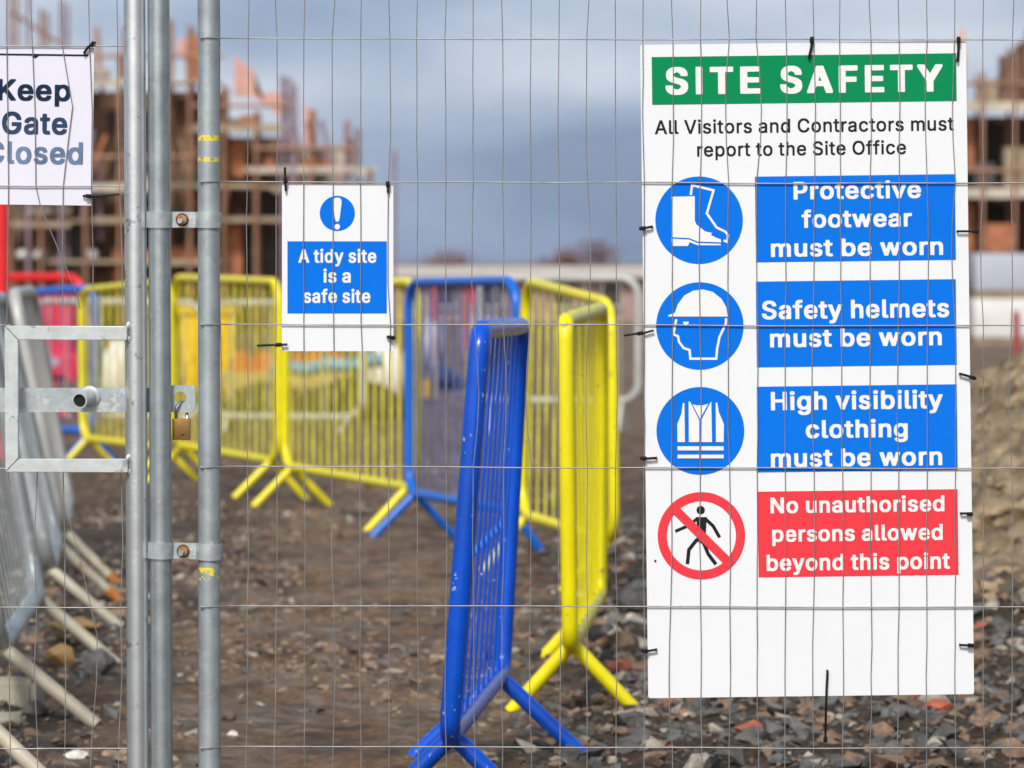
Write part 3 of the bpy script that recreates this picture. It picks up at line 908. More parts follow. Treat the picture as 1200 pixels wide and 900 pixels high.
# red-orange plastic barrier feet, timber, pipe, bag behind the small sign
for i, (x0, x1) in enumerate(((268, 292), (294, 322), (342, 356), (358, 378), (382, 404))):
    a, b = P(x0, 412, 140), P(x1, 436, 140)
    o = empty("barrier_block", ((a.x + b.x) / 2, a.y, b.z))
    tag(o, ("orange plastic barrier block nearest the fixed tube", "orange plastic barrier block second from the fixed tube", "orange plastic barrier block under the tidy site notice's left half",
            "orange plastic barrier block under the middle of the tidy site notice", "orange plastic barrier block farthest right in the row on the timber")[i], "plastic block", "orange plastic barrier blocks lying on the timber")
    w = b.x - a.x; h = a.z - b.z
    bm = bmesh.new(); prism(bm, [(-w / 2, 0), (w / 2, 0), (w / 2, h * .55), (w * .28, h), (-w * .28, h), (-w / 2, h * .55)], 0, .5)
    link("body", bm, M['orange_plastic'], o, False)
    bm = bmesh.new(); tube(bm, [(-w * .16, .1, h), (-w * .16, .1, h + .03), (w * .16, .1, h + .03), (w * .16, .1, h)], .012, 8); link("handle", bm, M['black'], o)
for i, (x0, x1, y) in enumerate(((252, 410, 447), (258, 405, 466), (250, 415, 485))):
    a, b = P(x0, y - 10, 142), P(x1, y + 9, 142)
    bm = bmesh.new()
    for k in range(5):
        box(bm, ((a.x + b.x) / 2 + random.uniform(-.04, .04), a.y + .08 + k * .15, (a.z + b.z) / 2), (b.x - a.x, .135, a.z - b.z - .01), bevel=.006)
    c0 = ((a.x + b.x) / 2, a.y + .35, b.z)
    o = link("timber_layer", bm, M['timber'], None, False, origin=c0)
    tag(o, ("topmost layer of tan timber baulks behind the yellow barrier", "middle layer of tan timber baulks behind the yellow barrier", "lowest layer of tan timber baulks, half sunk in mud")[i], "timber", "tan timber baulks stacked behind the yellow barriers")
a, b = P(322, 434, 150), P(446, 424, 150)
bm = bmesh.new(); tube(bm, [a + (b - a) * (k / 8) + Vector((0, .1 * math.sin(k), .02 * math.sin(k * 1.9))) for k in range(9)], .055, 12)
o = link("water_pipe", bm, M['pipe_blue'], None, True, origin=a); tag(o, "light blue plastic pipe lying across the timber behind the yellow barrier", "pipe")
sack("bulk_bag", 452, 444, 140, 52, 92, M['bag'], "white bulk bag slumped left of the far blue barrier", None, .4, "bag")
sack("bulk_bag", 136, 440, 128, 46, 84, M['bag'], "cream bulk bag seen through the gate bracket beside the gate tube", None, .4, "bag")

for (px, wp, hp, lab) in ((312, 120, 74, "dark olive spoil heap below the timber, nearer the fixed tube"), (408, 130, 84, "dark olive spoil heap below the timber, nearer the white bulk bag")):
    sack("spoil_heap", px, 488, 153, wp, hp, M['olive_heap'], lab, "dark olive spoil heaps", .3, "spoil heap")
# heap behind the blue barrier
for (px, py, sc_, wp, hp, m, lab, nm, cat) in (
    (545, 500, 130, 190, 76, 'rubble_pile', "grey rubble heap seen through the far blue barrier", "rubble_heap", "rubble heap"),
    (516, 444, 128, 30, 30, 'tarp_navy', "navy tarpaulin bundle on the grey heap beside the yellow bucket", "tarpaulin", "tarpaulin"),
    (537, 456, 127, 26, 30, 'tarp_navy', "navy tarpaulin bundle farther from the yellow bucket, by the near barrier", "tarpaulin", "tarpaulin"),
    (505, 408, 124, 34, 76, 'tarp_lilac', "lilac grey sheeting draped behind the far blue barrier's left post", "sheeting", "sheeting"),
    (560, 402, 120, 46, 74, 'tarp_lilac', "lilac grey sheeting heap behind the far blue barrier's middle", "sheeting", "sheeting")):
    sack(nm, px, py, sc_, wp, hp, M[m], lab, None, .3, cat)
for i, (px, y0, y1) in enumerate(((511, 330, 376), (548, 352, 410))):
    a, b = P(px, y0, 135), P(px, y1, 135)
    gz = ground(a.x, a.y)
    o = empty("marker_board", (a.x, a.y, gz))
    hb = a.z - b.z
    bm = bmesh.new(); box(bm, (0, .02, (a.z - gz) / 2 - .01), (.03, .02, a.z - gz - .02)); link("stake", bm, M['deck'], o, False)
    bm = bmesh.new(); box(bm, (0, 0, (a.z - gz) - hb / 2), (.060, .018, hb), bevel=.005); link("board", bm, M['red_dull'], o, False)
    tag(o, ("taller red marker board behind the far blue barrier", "shorter red marker board behind the near blue barrier's top")[i], "marker board", "red marker boards")
c = P(493, 466, 140)
bk = empty("bucket", (c.x, c.y, c.z)); tag(bk, "small yellow bucket beside the far blue barrier's left post", "bucket")
bm = bmesh.new(); tube(bm, [(0, 0, 0), (0, 0, .15)], [.075, .10], 18); link("body", bm, M['yellow_plastic'], bk)
bm = bmesh.new(); tube(bm, [(-.1, 0, .14), (-.07, -.03, .20), (0, -.04, .22), (.07, -.03, .20), (.1, 0, .14)], .005, 8); link("handle", bm, M['wire'], bk)

# ------------------------------------------------------------------ single stones
def stone(px, py, s, wpx, hpx, m, label, seed, boxy=False, name="stone", group=None, dz=.0):
    c = P(px, py, s)
    bm = bmesh.new()
    rnd = random.Random(seed)
    if boxy:
        bmesh.ops.create_cube(bm, size=2)
        bmesh.ops.bevel(bm, geom=bm.edges[:], offset=.22, segments=2, affect='EDGES')
        bmesh.ops.subdivide_edges(bm, edges=bm.edges[:], cuts=2, use_grid_fill=True)
    else:
        for _ in range(16):
            bm.verts.new(Vector((rnd.gauss(0, 1), rnd.gauss(0, 1), rnd.gauss(0, 1))).normalized())
        bmesh.ops.convex_hull(bm, input=bm.verts)
        for v in [v for v in bm.verts if not v.link_faces]: bm.verts.remove(v)
        bmesh.ops.bevel(bm, geom=bm.edges[:], offset=.06, segments=1, affect='EDGES')
        bmesh.ops.triangulate(bm, faces=bm.faces[:])
        bmesh.ops.subdivide_edges(bm, edges=bm.edges[:], cuts=1, use_grid_fill=True)
    for v in bm.verts:
        d = 1 + .06 * noise.noise(v.co * 2.2 + Vector((seed, 0, 0)))
        v.co = Vector((v.co.x * wpx / s / 2 * d, v.co.y * wpx / s / 2 * .9 * d, v.co.z * hpx / s / 2 * d))
    o = link(name, bm, m, None, True, 25)
    o.location = c
    o.rotation_euler = (0, 0, rnd.uniform(-.3, .3) if boxy else rnd.uniform(0, 6))
    tag(o, label, "stone" if name == "stone" else "brick bit", group)
stone(18, 816, 420, 62, 42, M['stone_pale'], "large pale squared stone by the galvanised foot at bottom left", 3, True)
stone(6, 858, 436, 48, 44, M['stone_pale'], "pale squared stone tucked under the larger squared one", 5, True)
stone(70, 770, 392, 40, 34, M['stone_tan'], "tan wedge of stone under the galvanised barrier's leg", 8)
stone(92, 732, 366, 84, 22, M['stone_tan'], "long tan stone slab between the galvanised barrier's legs", 9)
stone(118, 776, 392, 58, 36, M['stone_slate'], "dark grey slate lump beside the gate tube's foot", 10)
stone(1098, 828, 430, 46, 20, M['stone_red'], "orange brick bit just under the big sign's lower right corner", 14, name="brick_fragment")
stone(765, 634, 300, 22, 14, M['stone_red'], "red brick bit on the rubble left of the big sign", 15, name="brick_fragment")
stone(945, 848, 438, 20, 17, M['stone_white'], "small white pebble under the big sign, near the long cable tie", 16)
stone(866, 872, 452, 26, 18, M['stone_white'], "pale flat pebble on the rubble on the lowest wire's line", 17)
stone(1188, 802, 410, 28, 20, M['stone_beige'], "cream rounded stone right of the big sign", 18)
stone(974, 886, 470, 24, 30, M['stone_beige'], "grey beige upright stone straight below the long cable tie", 19)
stone(704, 742, 392, 44, 26, M['stone_slate'], "grey slate leaning beside the nearest yellow barrier", 20)
stone(742, 706, 372, 56, 34, M['stone_slate'], "broad grey slate touching the big sign's left edge", 21)
stone(700, 836, 420, 60, 40, M['stone_dark'], "dark broken stone between the blue and yellow feet", 22)
# letter outlines (advance, closed polygons) in thousandths: b bold, x extra bold, m semi bold
GLYPHS = {"b":{" ":[188,[]],"A":[519,[[-3,-18,98,-19,107,-16,110,-10,150,104,156,120,158,122,304,123,314,125,320,124,322,122,364,6,373,-16,382,-19,476,-19,482,-17,486,-14,488,2,484,22,304,512,298,524,290,527,188,527,180,524,176,520,-8,14,-9,-12,-7,-16],[194,217,192,218,192,222,238,357,240,356,242,350,287,222,287,218]]],"C":[549,[[217,-23,312,-24,326,-22,346,-17,370,-9,406,9,432,28,453,49,460,59,474,81,484,101,490,117,497,143,499,157,497,171,495,175,490,177,390,177,384,173,378,155,368,133,359,119,342,102,320,87,300,79,274,72,262,72,224,83,208,91,192,102,173,121,166,131,158,143,144,171,131,215,129,233,129,277,133,303,140,327,156,363,175,391,195,409,222,425,254,435,268,437,290,433,318,423,346,404,356,394,366,379,376,360,384,335,390,331,486,330,492,332,496,335,498,349,497,363,492,383,484,407,470,435,455,457,428,484,404,501,372,517,348,525,320,532,302,534,232,534,214,532,172,521,130,501,108,486,89,469,74,452,56,425,46,407,34,379,21,333,15,289,15,219,17,201,25,157,30,141,38,119,56,83,76,54,104,26,128,9,164,-9,188,-17]]],"G":[559,[[219,-23,316,-24,356,-15,378,-7,402,5,419,15,442,34,460,54,470,69,484,94,497,133,503,171,503,237,505,249,502,267,498,271,492,274,270,274,261,271,259,267,257,253,257,203,259,187,262,183,270,180,382,180,387,177,376,145,359,117,340,98,326,89,314,83,296,77,274,72,264,72,242,77,224,83,208,91,192,102,173,121,158,143,144,171,131,215,129,233,129,277,133,303,140,327,156,363,175,391,197,411,222,425,246,434,256,436,274,436,306,427,322,419,338,408,354,392,368,371,378,351,384,335,390,331,486,330,492,332,496,335,499,355,496,371,488,399,470,435,453,459,422,488,392,507,366,519,330,530,300,534,230,534,212,532,176,523,152,514,126,499,100,480,80,460,56,427,38,391,23,343,15,291,15,217,26,155,36,123,52,89,66,66,83,45,96,32,118,15,138,3,164,-9,196,-19]]],"H":[556,[[43,-18,138,-19,144,-17,148,-14,151,4,151,208,152,212,324,213,334,215,362,215,365,212,365,110,367,100,367,84,365,76,367,58,367,16,365,4,368,-14,372,-17,378,-19,470,-19,474,-18,480,-14,483,4,483,504,481,520,479,524,470,527,378,527,372,525,368,522,365,504,365,392,367,382,365,354,367,344,367,312,366,308,362,307,152,308,151,312,151,504,148,522,144,525,138,527,48,527,44,526,38,522,35,504,35,386,33,376,33,336,35,326,35,184,33,174,33,146,35,136,35,2,38,-14]]],"K":[506,[[43,-18,138,-19,142,-18,148,-14,151,4,151,154,153,158,185,192,194,200,200,195,349,-16,358,-19,462,-19,466,-18,472,-14,474,0,473,12,470,18,279,286,281,290,359,372,469,492,471,496,472,508,471,520,469,524,460,527,350,527,342,524,154,321,152,322,151,326,151,504,148,522,144,525,138,527,48,527,44,526,38,522,35,504,35,386,33,376,33,336,35,326,35,184,33,174,33,146,35,136,35,2,38,-14]]],"N":[562,[[43,-18,138,-19,144,-17,148,-14,151,4,152,315,156,312,178,276,364,-15,374,-19,476,-19,480,-18,486,-14,489,4,489,504,487,520,485,524,476,527,386,527,380,525,376,522,373,504,372,193,368,195,360,208,159,524,150,527,48,527,44,526,38,522,35,504,35,386,33,376,33,336,35,326,35,184,33,174,33,146,35,136,35,2,38,-14]]],"P":[484,[[43,-18,138,-19,144,-17,148,-14,151,4,151,162,152,166,214,167,224,169,284,169,324,178,348,187,369,200,378,207,397,226,406,238,418,260,426,284,431,304,435,334,435,364,431,392,420,430,410,450,391,476,362,498,337,512,320,518,302,523,274,527,48,527,42,525,38,522,35,504,35,386,33,376,33,336,35,326,35,184,33,174,33,146,35,136,35,2,38,-14],[160,260,152,262,151,266,152,432,156,433,240,433,254,430,272,424,290,413,304,396,312,380,317,366,316,328,311,312,299,292,286,279,278,274,250,263,236,261]]],"S":[486,[[171,-25,274,-26,308,-19,336,-9,360,3,379,15,401,37,408,47,421,69,429,93,433,117,433,159,426,195,414,220,407,229,385,251,370,261,332,281,296,293,230,311,186,326,167,337,152,351,142,369,141,379,147,395,155,407,168,420,188,431,210,438,228,440,256,433,276,423,292,412,306,391,314,365,320,361,414,360,423,363,425,367,427,385,420,423,416,435,406,455,395,471,376,490,358,503,336,515,310,525,292,530,262,534,190,534,162,530,144,525,118,515,83,495,61,475,45,453,38,437,31,417,27,391,27,353,31,329,42,301,51,287,63,273,88,255,122,237,166,221,244,199,276,188,288,181,305,169,312,159,318,147,319,131,317,125,310,112,292,92,270,79,242,70,220,68,204,71,184,77,168,85,152,96,142,109,134,125,128,149,122,153,80,154,70,156,24,156,20,155,14,151,12,137,13,123,20,89,30,63,53,29,80,7,110,-9,132,-17]]],"a":[428,[[117,-25,200,-26,220,-21,250,-10,256,-15,264,-18,350,-18,356,-16,360,-13,363,5,363,267,359,297,352,322,342,341,331,357,313,373,288,387,256,397,228,402,158,402,116,393,82,379,54,360,34,337,18,307,16,291,17,279,19,275,30,271,82,256,114,256,120,258,124,261,135,279,151,295,170,305,194,312,214,307,228,300,240,287,244,281,248,269,249,259,247,255,242,251,230,247,130,234,100,227,72,217,56,209,34,194,22,180,16,169,10,153,5,127,5,89,12,55,18,41,31,21,50,2,58,-3,86,-17],[168,65,142,73,134,78,124,89,120,97,118,105,120,113,127,125,140,135,152,141,190,150,230,154,246,158,248,157,251,145,248,129,243,113,231,95,221,85,202,73,184,67]]],"b":[463,[[184,-24,269,-25,291,-20,317,-11,343,6,373,35,385,54,397,78,410,122,414,148,416,168,416,212,410,256,403,282,395,304,387,320,368,348,349,367,340,374,309,390,271,401,187,401,165,396,145,387,141,387,140,504,137,522,131,526,127,527,37,526,31,522,28,504,28,170,26,150,28,140,28,4,30,-12,32,-16,39,-19,127,-19,135,-14,137,-6,139,-5,163,-18],[213,68,195,74,181,83,166,98,154,118,145,142,140,160,140,216,145,236,153,258,166,280,181,295,189,300,209,308,221,311,243,304,260,294,274,280,285,262,293,244,300,220,302,206,302,172,293,134,283,112,274,98,261,85,245,74,225,67]]],"c":[435,[[161,-24,252,-25,282,-18,296,-13,320,0,333,8,361,36,373,54,382,74,386,86,388,100,387,114,382,119,322,135,288,135,280,130,268,104,256,88,248,81,230,72,206,65,184,72,168,81,148,101,138,118,132,132,123,164,123,212,128,232,133,248,148,275,168,295,176,300,184,304,206,311,220,308,236,303,248,295,263,280,268,272,278,251,282,248,288,245,326,245,376,258,384,264,387,280,382,302,372,324,353,350,342,361,320,376,292,390,274,396,250,401,164,401,142,396,106,383,83,368,70,357,50,335,38,316,29,300,18,268,9,220,9,156,18,108,29,76,42,54,53,38,66,23,83,8,114,-10,142,-20]]],"d":[463,[[151,-24,236,-25,256,-20,286,-5,288,-6,290,-14,298,-19,384,-19,390,-17,394,-14,397,4,397,376,399,386,399,478,397,486,395,520,393,524,388,526,298,527,294,526,288,522,285,504,284,386,264,394,238,401,154,401,116,390,85,374,76,367,58,349,38,320,28,300,15,260,9,220,9,156,15,118,26,82,36,60,50,38,57,28,74,11,96,-4,116,-14],[196,68,176,76,158,89,144,108,137,120,126,152,123,164,123,214,128,234,136,256,149,278,164,293,174,300,194,308,206,311,222,306,238,298,247,292,263,274,270,262,280,236,285,218,285,164,282,150,272,122,257,96,243,82,225,72,210,67]]],"e":[443,[[163,-24,258,-25,300,-14,328,0,356,21,376,48,389,76,390,90,388,104,379,110,326,123,290,123,282,119,270,97,260,85,251,78,226,68,208,65,184,72,164,83,140,109,130,130,125,146,126,150,128,151,384,151,390,153,394,156,397,174,397,214,395,234,386,280,372,316,358,339,347,352,323,372,288,390,260,399,246,401,162,401,140,396,122,390,98,378,76,363,55,342,48,332,40,320,26,292,15,256,9,218,9,156,18,108,28,80,38,60,57,32,84,8,102,-4,124,-14],[130,239,128,240,128,244,140,268,147,278,162,293,180,304,206,311,230,304,249,292,266,270,274,254,278,242,277,240,274,239]]],"f":[293,[[63,-18,154,-19,160,-17,164,-14,167,4,167,306,172,309,240,309,248,312,251,316,253,330,255,370,252,390,244,396,168,398,167,414,169,428,174,441,182,449,188,452,196,454,208,451,242,451,251,456,266,504,268,518,266,534,258,540,232,547,152,547,138,544,120,538,108,532,94,523,73,502,64,484,59,470,55,444,54,398,50,397,-10,397,-18,392,-21,376,-21,344,-19,336,-18,314,-10,309,50,309,55,306,55,4,58,-14]]],"g":[464,[[157,-167,254,-168,280,-163,306,-155,324,-147,348,-132,370,-110,386,-81,393,-59,397,-33,397,277,399,287,399,357,395,391,393,395,388,397,298,398,290,393,289,385,286,383,262,395,232,402,164,402,138,397,113,389,90,377,80,370,52,342,40,323,26,295,15,261,9,223,9,159,17,113,24,93,36,67,49,47,62,32,74,22,98,7,120,-3,152,-12,240,-12,258,-7,282,4,284,3,284,-19,279,-35,269,-51,254,-63,238,-71,222,-76,200,-78,170,-69,152,-58,137,-43,126,-28,118,-24,80,-25,28,-55,26,-69,28,-85,45,-111,64,-130,84,-143,114,-157,136,-164],[202,79,192,81,172,89,156,101,146,113,134,135,126,157,123,169,122,193,123,217,128,235,137,259,146,274,162,292,172,299,196,309,208,310,220,307,234,301,248,292,264,273,276,249,285,219,285,167,280,147,274,131,268,119,255,101,230,85,208,78]]],"h":[449,[[36,-18,127,-19,133,-17,137,-14,140,4,140,240,148,266,163,287,185,302,207,309,215,309,229,304,237,300,247,292,259,276,270,248,270,4,273,-14,277,-17,283,-19,369,-19,377,-16,380,-12,382,4,382,176,384,186,384,224,382,232,382,268,380,284,373,314,369,327,357,349,335,373,321,383,301,392,289,396,267,401,187,401,157,392,143,386,141,387,140,506,137,522,129,527,39,527,32,524,30,520,28,504,28,170,26,150,28,140,28,2,31,-14]]],"i":[206,[[34,-18,129,-19,136,-16,138,-12,140,4,140,374,137,392,129,397,37,397,30,394,28,390,26,374,26,176,28,166,28,146,26,138,26,100,28,90,26,4,29,-14],[56,426,111,426,129,434,138,440,145,449,149,460,152,476,150,504,145,516,132,532,113,541,55,541,37,532,25,521,19,508,16,492,16,474,19,458,21,452,29,441,39,434]]],"l":[228,[[96,-18,181,-19,193,-17,199,-14,203,-10,206,8,196,60,193,67,185,71,151,72,144,76,140,86,140,504,137,522,133,525,127,527,39,527,31,522,28,504,28,228,26,210,28,200,28,64,35,32,39,22,48,8,65,-6,77,-12]]],"m":[649,[[36,-18,127,-19,133,-17,137,-14,140,4,140,250,151,276,162,292,181,305,199,310,213,306,230,296,237,289,243,278,248,264,248,4,250,-12,252,-16,261,-19,347,-19,353,-17,357,-14,360,4,360,174,362,184,360,242,362,258,369,276,383,295,401,306,419,311,435,306,452,296,459,288,467,272,470,262,470,4,473,-14,477,-17,483,-19,569,-19,577,-16,580,-12,582,4,582,136,584,146,582,186,584,194,584,212,582,222,582,280,578,306,571,328,557,355,541,373,525,384,495,398,475,403,399,403,387,401,371,396,353,388,321,366,295,388,279,396,257,403,183,403,159,396,139,387,137,387,134,394,127,397,41,397,33,394,30,390,28,374,28,128,26,112,28,102,28,2,31,-14]]],"n":[449,[[36,-18,127,-19,133,-17,137,-14,140,4,140,240,148,266,163,287,185,302,207,309,215,309,229,304,237,300,247,292,259,276,270,248,270,4,273,-14,277,-17,283,-19,369,-19,373,-18,379,-14,382,4,382,176,384,186,382,270,378,296,369,326,357,349,336,372,321,382,301,392,269,401,187,401,157,392,139,384,136,386,135,392,127,397,41,397,37,396,31,392,28,374,28,128,26,112,28,102,28,2,31,-14]]],"o":[454,[[161,-24,252,-25,274,-20,292,-14,314,-4,333,8,349,22,368,45,376,58,388,82,398,112,407,166,407,208,399,262,388,294,370,328,346,357,314,380,292,390,274,396,250,401,164,401,142,396,106,383,83,368,70,357,50,335,38,316,29,300,18,268,9,220,9,156,18,108,29,76,42,54,53,38,66,23,83,8,114,-10,142,-20],[204,66,184,72,168,81,149,100,138,118,128,144,123,162,123,210,132,244,149,276,168,295,176,300,196,308,208,311,226,306,242,298,254,289,270,270,282,246,289,226,293,206,293,170,286,140,280,124,263,96,252,85,236,74,220,68]]],"p":[463,[[36,-159,127,-160,131,-159,137,-155,140,-137,141,-8,145,-8,161,-17,173,-21,195,-26,263,-26,295,-19,323,-7,349,10,368,29,387,57,395,73,403,95,414,149,416,169,416,209,412,243,405,275,397,299,385,323,372,343,345,370,335,377,307,391,295,395,261,402,195,402,179,400,153,391,139,383,136,385,135,393,127,398,41,398,35,396,31,393,28,375,28,31,26,23,26,9,28,-1,28,-139,31,-155],[217,67,203,71,186,79,172,91,156,113,147,135,140,161,140,215,149,249,159,269,170,285,184,297,199,305,215,310,225,310,241,305,256,297,268,287,281,269,291,249,300,221,302,207,302,171,297,147,291,129,281,109,270,93,254,79,243,73,221,66]]],"r":[298,[[36,-18,127,-19,133,-17,137,-14,140,4,141,248,149,268,161,285,185,301,207,307,217,305,255,305,259,306,265,310,268,326,269,346,268,364,270,376,267,394,263,398,249,403,185,403,169,400,139,389,133,394,125,397,41,397,35,395,31,392,28,374,28,128,26,112,28,102,28,2,31,-14]]],"s":[404,[[133,-24,228,-25,252,-20,272,-14,290,-6,317,12,338,36,350,60,357,94,357,120,353,144,348,158,333,182,318,196,306,204,282,216,258,224,186,242,158,251,143,262,136,276,138,284,143,292,158,304,180,312,192,313,208,308,220,301,227,294,236,280,244,264,250,260,288,259,340,272,345,274,347,278,349,292,347,308,343,320,328,347,312,365,298,376,276,388,254,396,230,401,144,401,120,396,102,390,74,376,55,362,47,354,36,338,28,320,21,286,21,264,23,248,30,222,36,210,48,193,74,174,94,164,124,154,198,136,216,130,230,121,236,114,240,106,240,100,236,91,226,81,218,76,200,68,190,65,176,65,158,70,144,77,132,90,124,104,118,120,112,124,74,125,18,112,12,108,10,94,11,82,16,64,28,38,39,22,59,4,88,-13,104,-18]]],"t":[266,[[125,-20,214,-21,231,-16,235,-14,237,-10,239,4,237,18,226,66,218,71,172,70,165,72,159,76,154,85,151,102,152,302,156,309,218,309,226,314,229,330,229,352,231,358,230,364,231,374,229,388,226,393,218,397,158,397,154,398,153,450,149,482,146,486,138,489,50,489,42,484,39,468,38,398,34,397,-10,397,-18,392,-21,374,-19,316,-17,312,-10,309,34,309,39,306,39,82,46,44,56,22,61,14,74,1,102,-14]]],"u":[449,[[138,-21,223,-22,247,-15,271,-4,273,-5,275,-13,283,-18,369,-18,375,-16,379,-13,382,5,382,279,384,289,384,355,380,391,377,395,369,398,283,398,277,396,273,393,270,375,270,141,262,117,253,101,245,91,225,77,203,70,195,70,181,75,173,79,162,87,150,103,145,115,140,131,140,375,137,393,133,396,127,398,41,398,35,396,31,393,28,375,28,221,26,211,28,203,28,109,37,65,45,45,51,35,60,21,73,8,83,1,105,-11,121,-17]]],"v":[428,[[144,-18,239,-19,245,-17,249,-14,393,360,396,376,394,390,391,394,383,397,291,397,287,396,281,392,201,172,195,159,191,164,108,392,101,396,97,397,5,397,-1,395,-5,392,-8,376,-5,360,139,-14]]],"w":[606,[[120,-18,211,-19,215,-18,222,-14,225,-6,283,194,286,192,345,-15,355,-19,441,-19,451,-15,453,-12,461,12,567,360,570,376,567,392,561,396,557,397,467,397,457,393,453,382,401,196,399,190,397,189,359,326,343,382,339,393,329,397,239,397,233,395,229,392,225,382,172,188,169,187,111,392,105,396,101,397,11,397,2,394,0,390,-2,376,3,352,111,-4,115,-14]]],"y":[428,[[46,-161,127,-162,149,-157,173,-145,189,-134,198,-125,213,-103,229,-69,391,355,396,377,394,391,391,395,383,398,291,398,287,397,281,393,195,158,193,159,189,169,107,394,97,398,3,398,-3,396,-7,393,-9,379,-7,365,133,-1,125,-27,119,-41,112,-53,100,-65,91,-69,45,-68,37,-73,22,-127,22,-151,24,-155,29,-157]]]},
"x":{" ":[188,[]],"A":[537,[[-11,-26,106,-27,118,-23,122,-16,130,6,162,98,168,114,172,115,310,114,314,106,358,-16,364,-24,374,-27,484,-27,494,-24,498,-20,500,2,499,20,496,28,316,518,312,528,308,532,298,535,180,535,170,532,164,526,-20,20,-21,-18,-18,-23],[210,225,208,228,212,240,224,274,236,310,238,314,240,314,270,227,266,225]]],"E":[476,[[35,-26,396,-27,406,-24,410,-21,413,4,413,52,411,60,411,74,406,80,396,83,168,83,164,84,163,88,163,198,164,202,378,203,386,206,390,210,393,234,393,282,391,288,391,302,386,308,376,311,270,311,260,313,164,314,163,318,164,424,168,425,332,425,342,427,394,427,402,430,407,436,407,450,409,458,409,492,411,500,409,524,403,532,392,535,40,535,30,532,26,529,23,504,23,386,21,376,21,336,23,326,23,184,21,174,21,146,23,136,23,4,26,-20,29,-24]]],"F":[467,[[35,-26,146,-27,156,-24,160,-20,163,4,163,190,164,194,366,195,376,198,380,201,383,224,383,258,385,268,383,274,382,290,380,296,376,300,366,303,222,303,214,305,168,305,164,306,163,420,164,424,168,425,330,425,340,427,392,427,400,430,405,436,405,450,407,458,407,506,405,512,405,526,401,532,390,535,40,535,30,532,26,529,23,504,23,386,21,376,21,336,23,326,23,184,21,174,21,146,23,136,23,4,26,-20,29,-24]]],"I":[254,[[43,-26,150,-27,159,-24,163,-18,163,-4,165,4,165,510,162,534,158,538,150,541,46,541,37,538,33,532,33,518,31,510,31,4,34,-20,37,-24]]],"S":[504,[[163,-33,282,-34,316,-27,350,-15,370,-5,389,7,413,31,429,55,440,85,445,119,445,159,443,167,443,181,436,207,430,219,417,237,393,261,366,277,346,287,304,301,238,319,204,331,188,338,176,346,162,360,155,373,156,381,162,393,167,401,179,413,208,427,218,430,232,430,256,421,282,404,293,387,302,359,306,355,316,352,422,352,434,356,437,361,437,375,439,381,437,407,428,441,418,461,405,479,386,498,369,511,350,521,318,533,290,540,278,540,272,542,184,542,154,538,124,529,96,517,73,503,58,490,49,481,36,463,26,443,20,425,15,391,15,353,19,323,30,295,52,266,78,247,108,231,158,213,236,191,268,179,285,169,294,161,300,153,306,141,306,135,298,119,281,99,256,85,234,78,224,77,214,78,198,83,178,93,162,104,154,115,146,130,140,155,136,159,128,162,88,162,78,164,16,164,6,161,3,159,1,153,1,119,8,83,18,57,41,23,70,-1,96,-15,124,-25]]],"T":[506,[[167,-26,278,-27,288,-24,292,-20,295,4,295,422,300,425,398,425,408,427,440,427,449,430,453,436,453,450,455,456,455,504,453,512,453,526,448,532,438,535,12,535,2,532,-2,528,-7,492,-5,486,-5,456,-3,448,-3,434,1,428,12,425,150,425,155,422,155,4,158,-20,161,-24]]],"Y":[529,[[177,-26,288,-27,298,-24,302,-20,305,4,305,152,307,162,306,190,490,488,491,526,486,532,476,535,360,535,349,532,342,524,239,356,236,353,228,364,130,524,123,532,112,535,-4,535,-14,532,-18,528,-20,508,-18,486,164,192,165,2,168,-20,171,-24]]]},
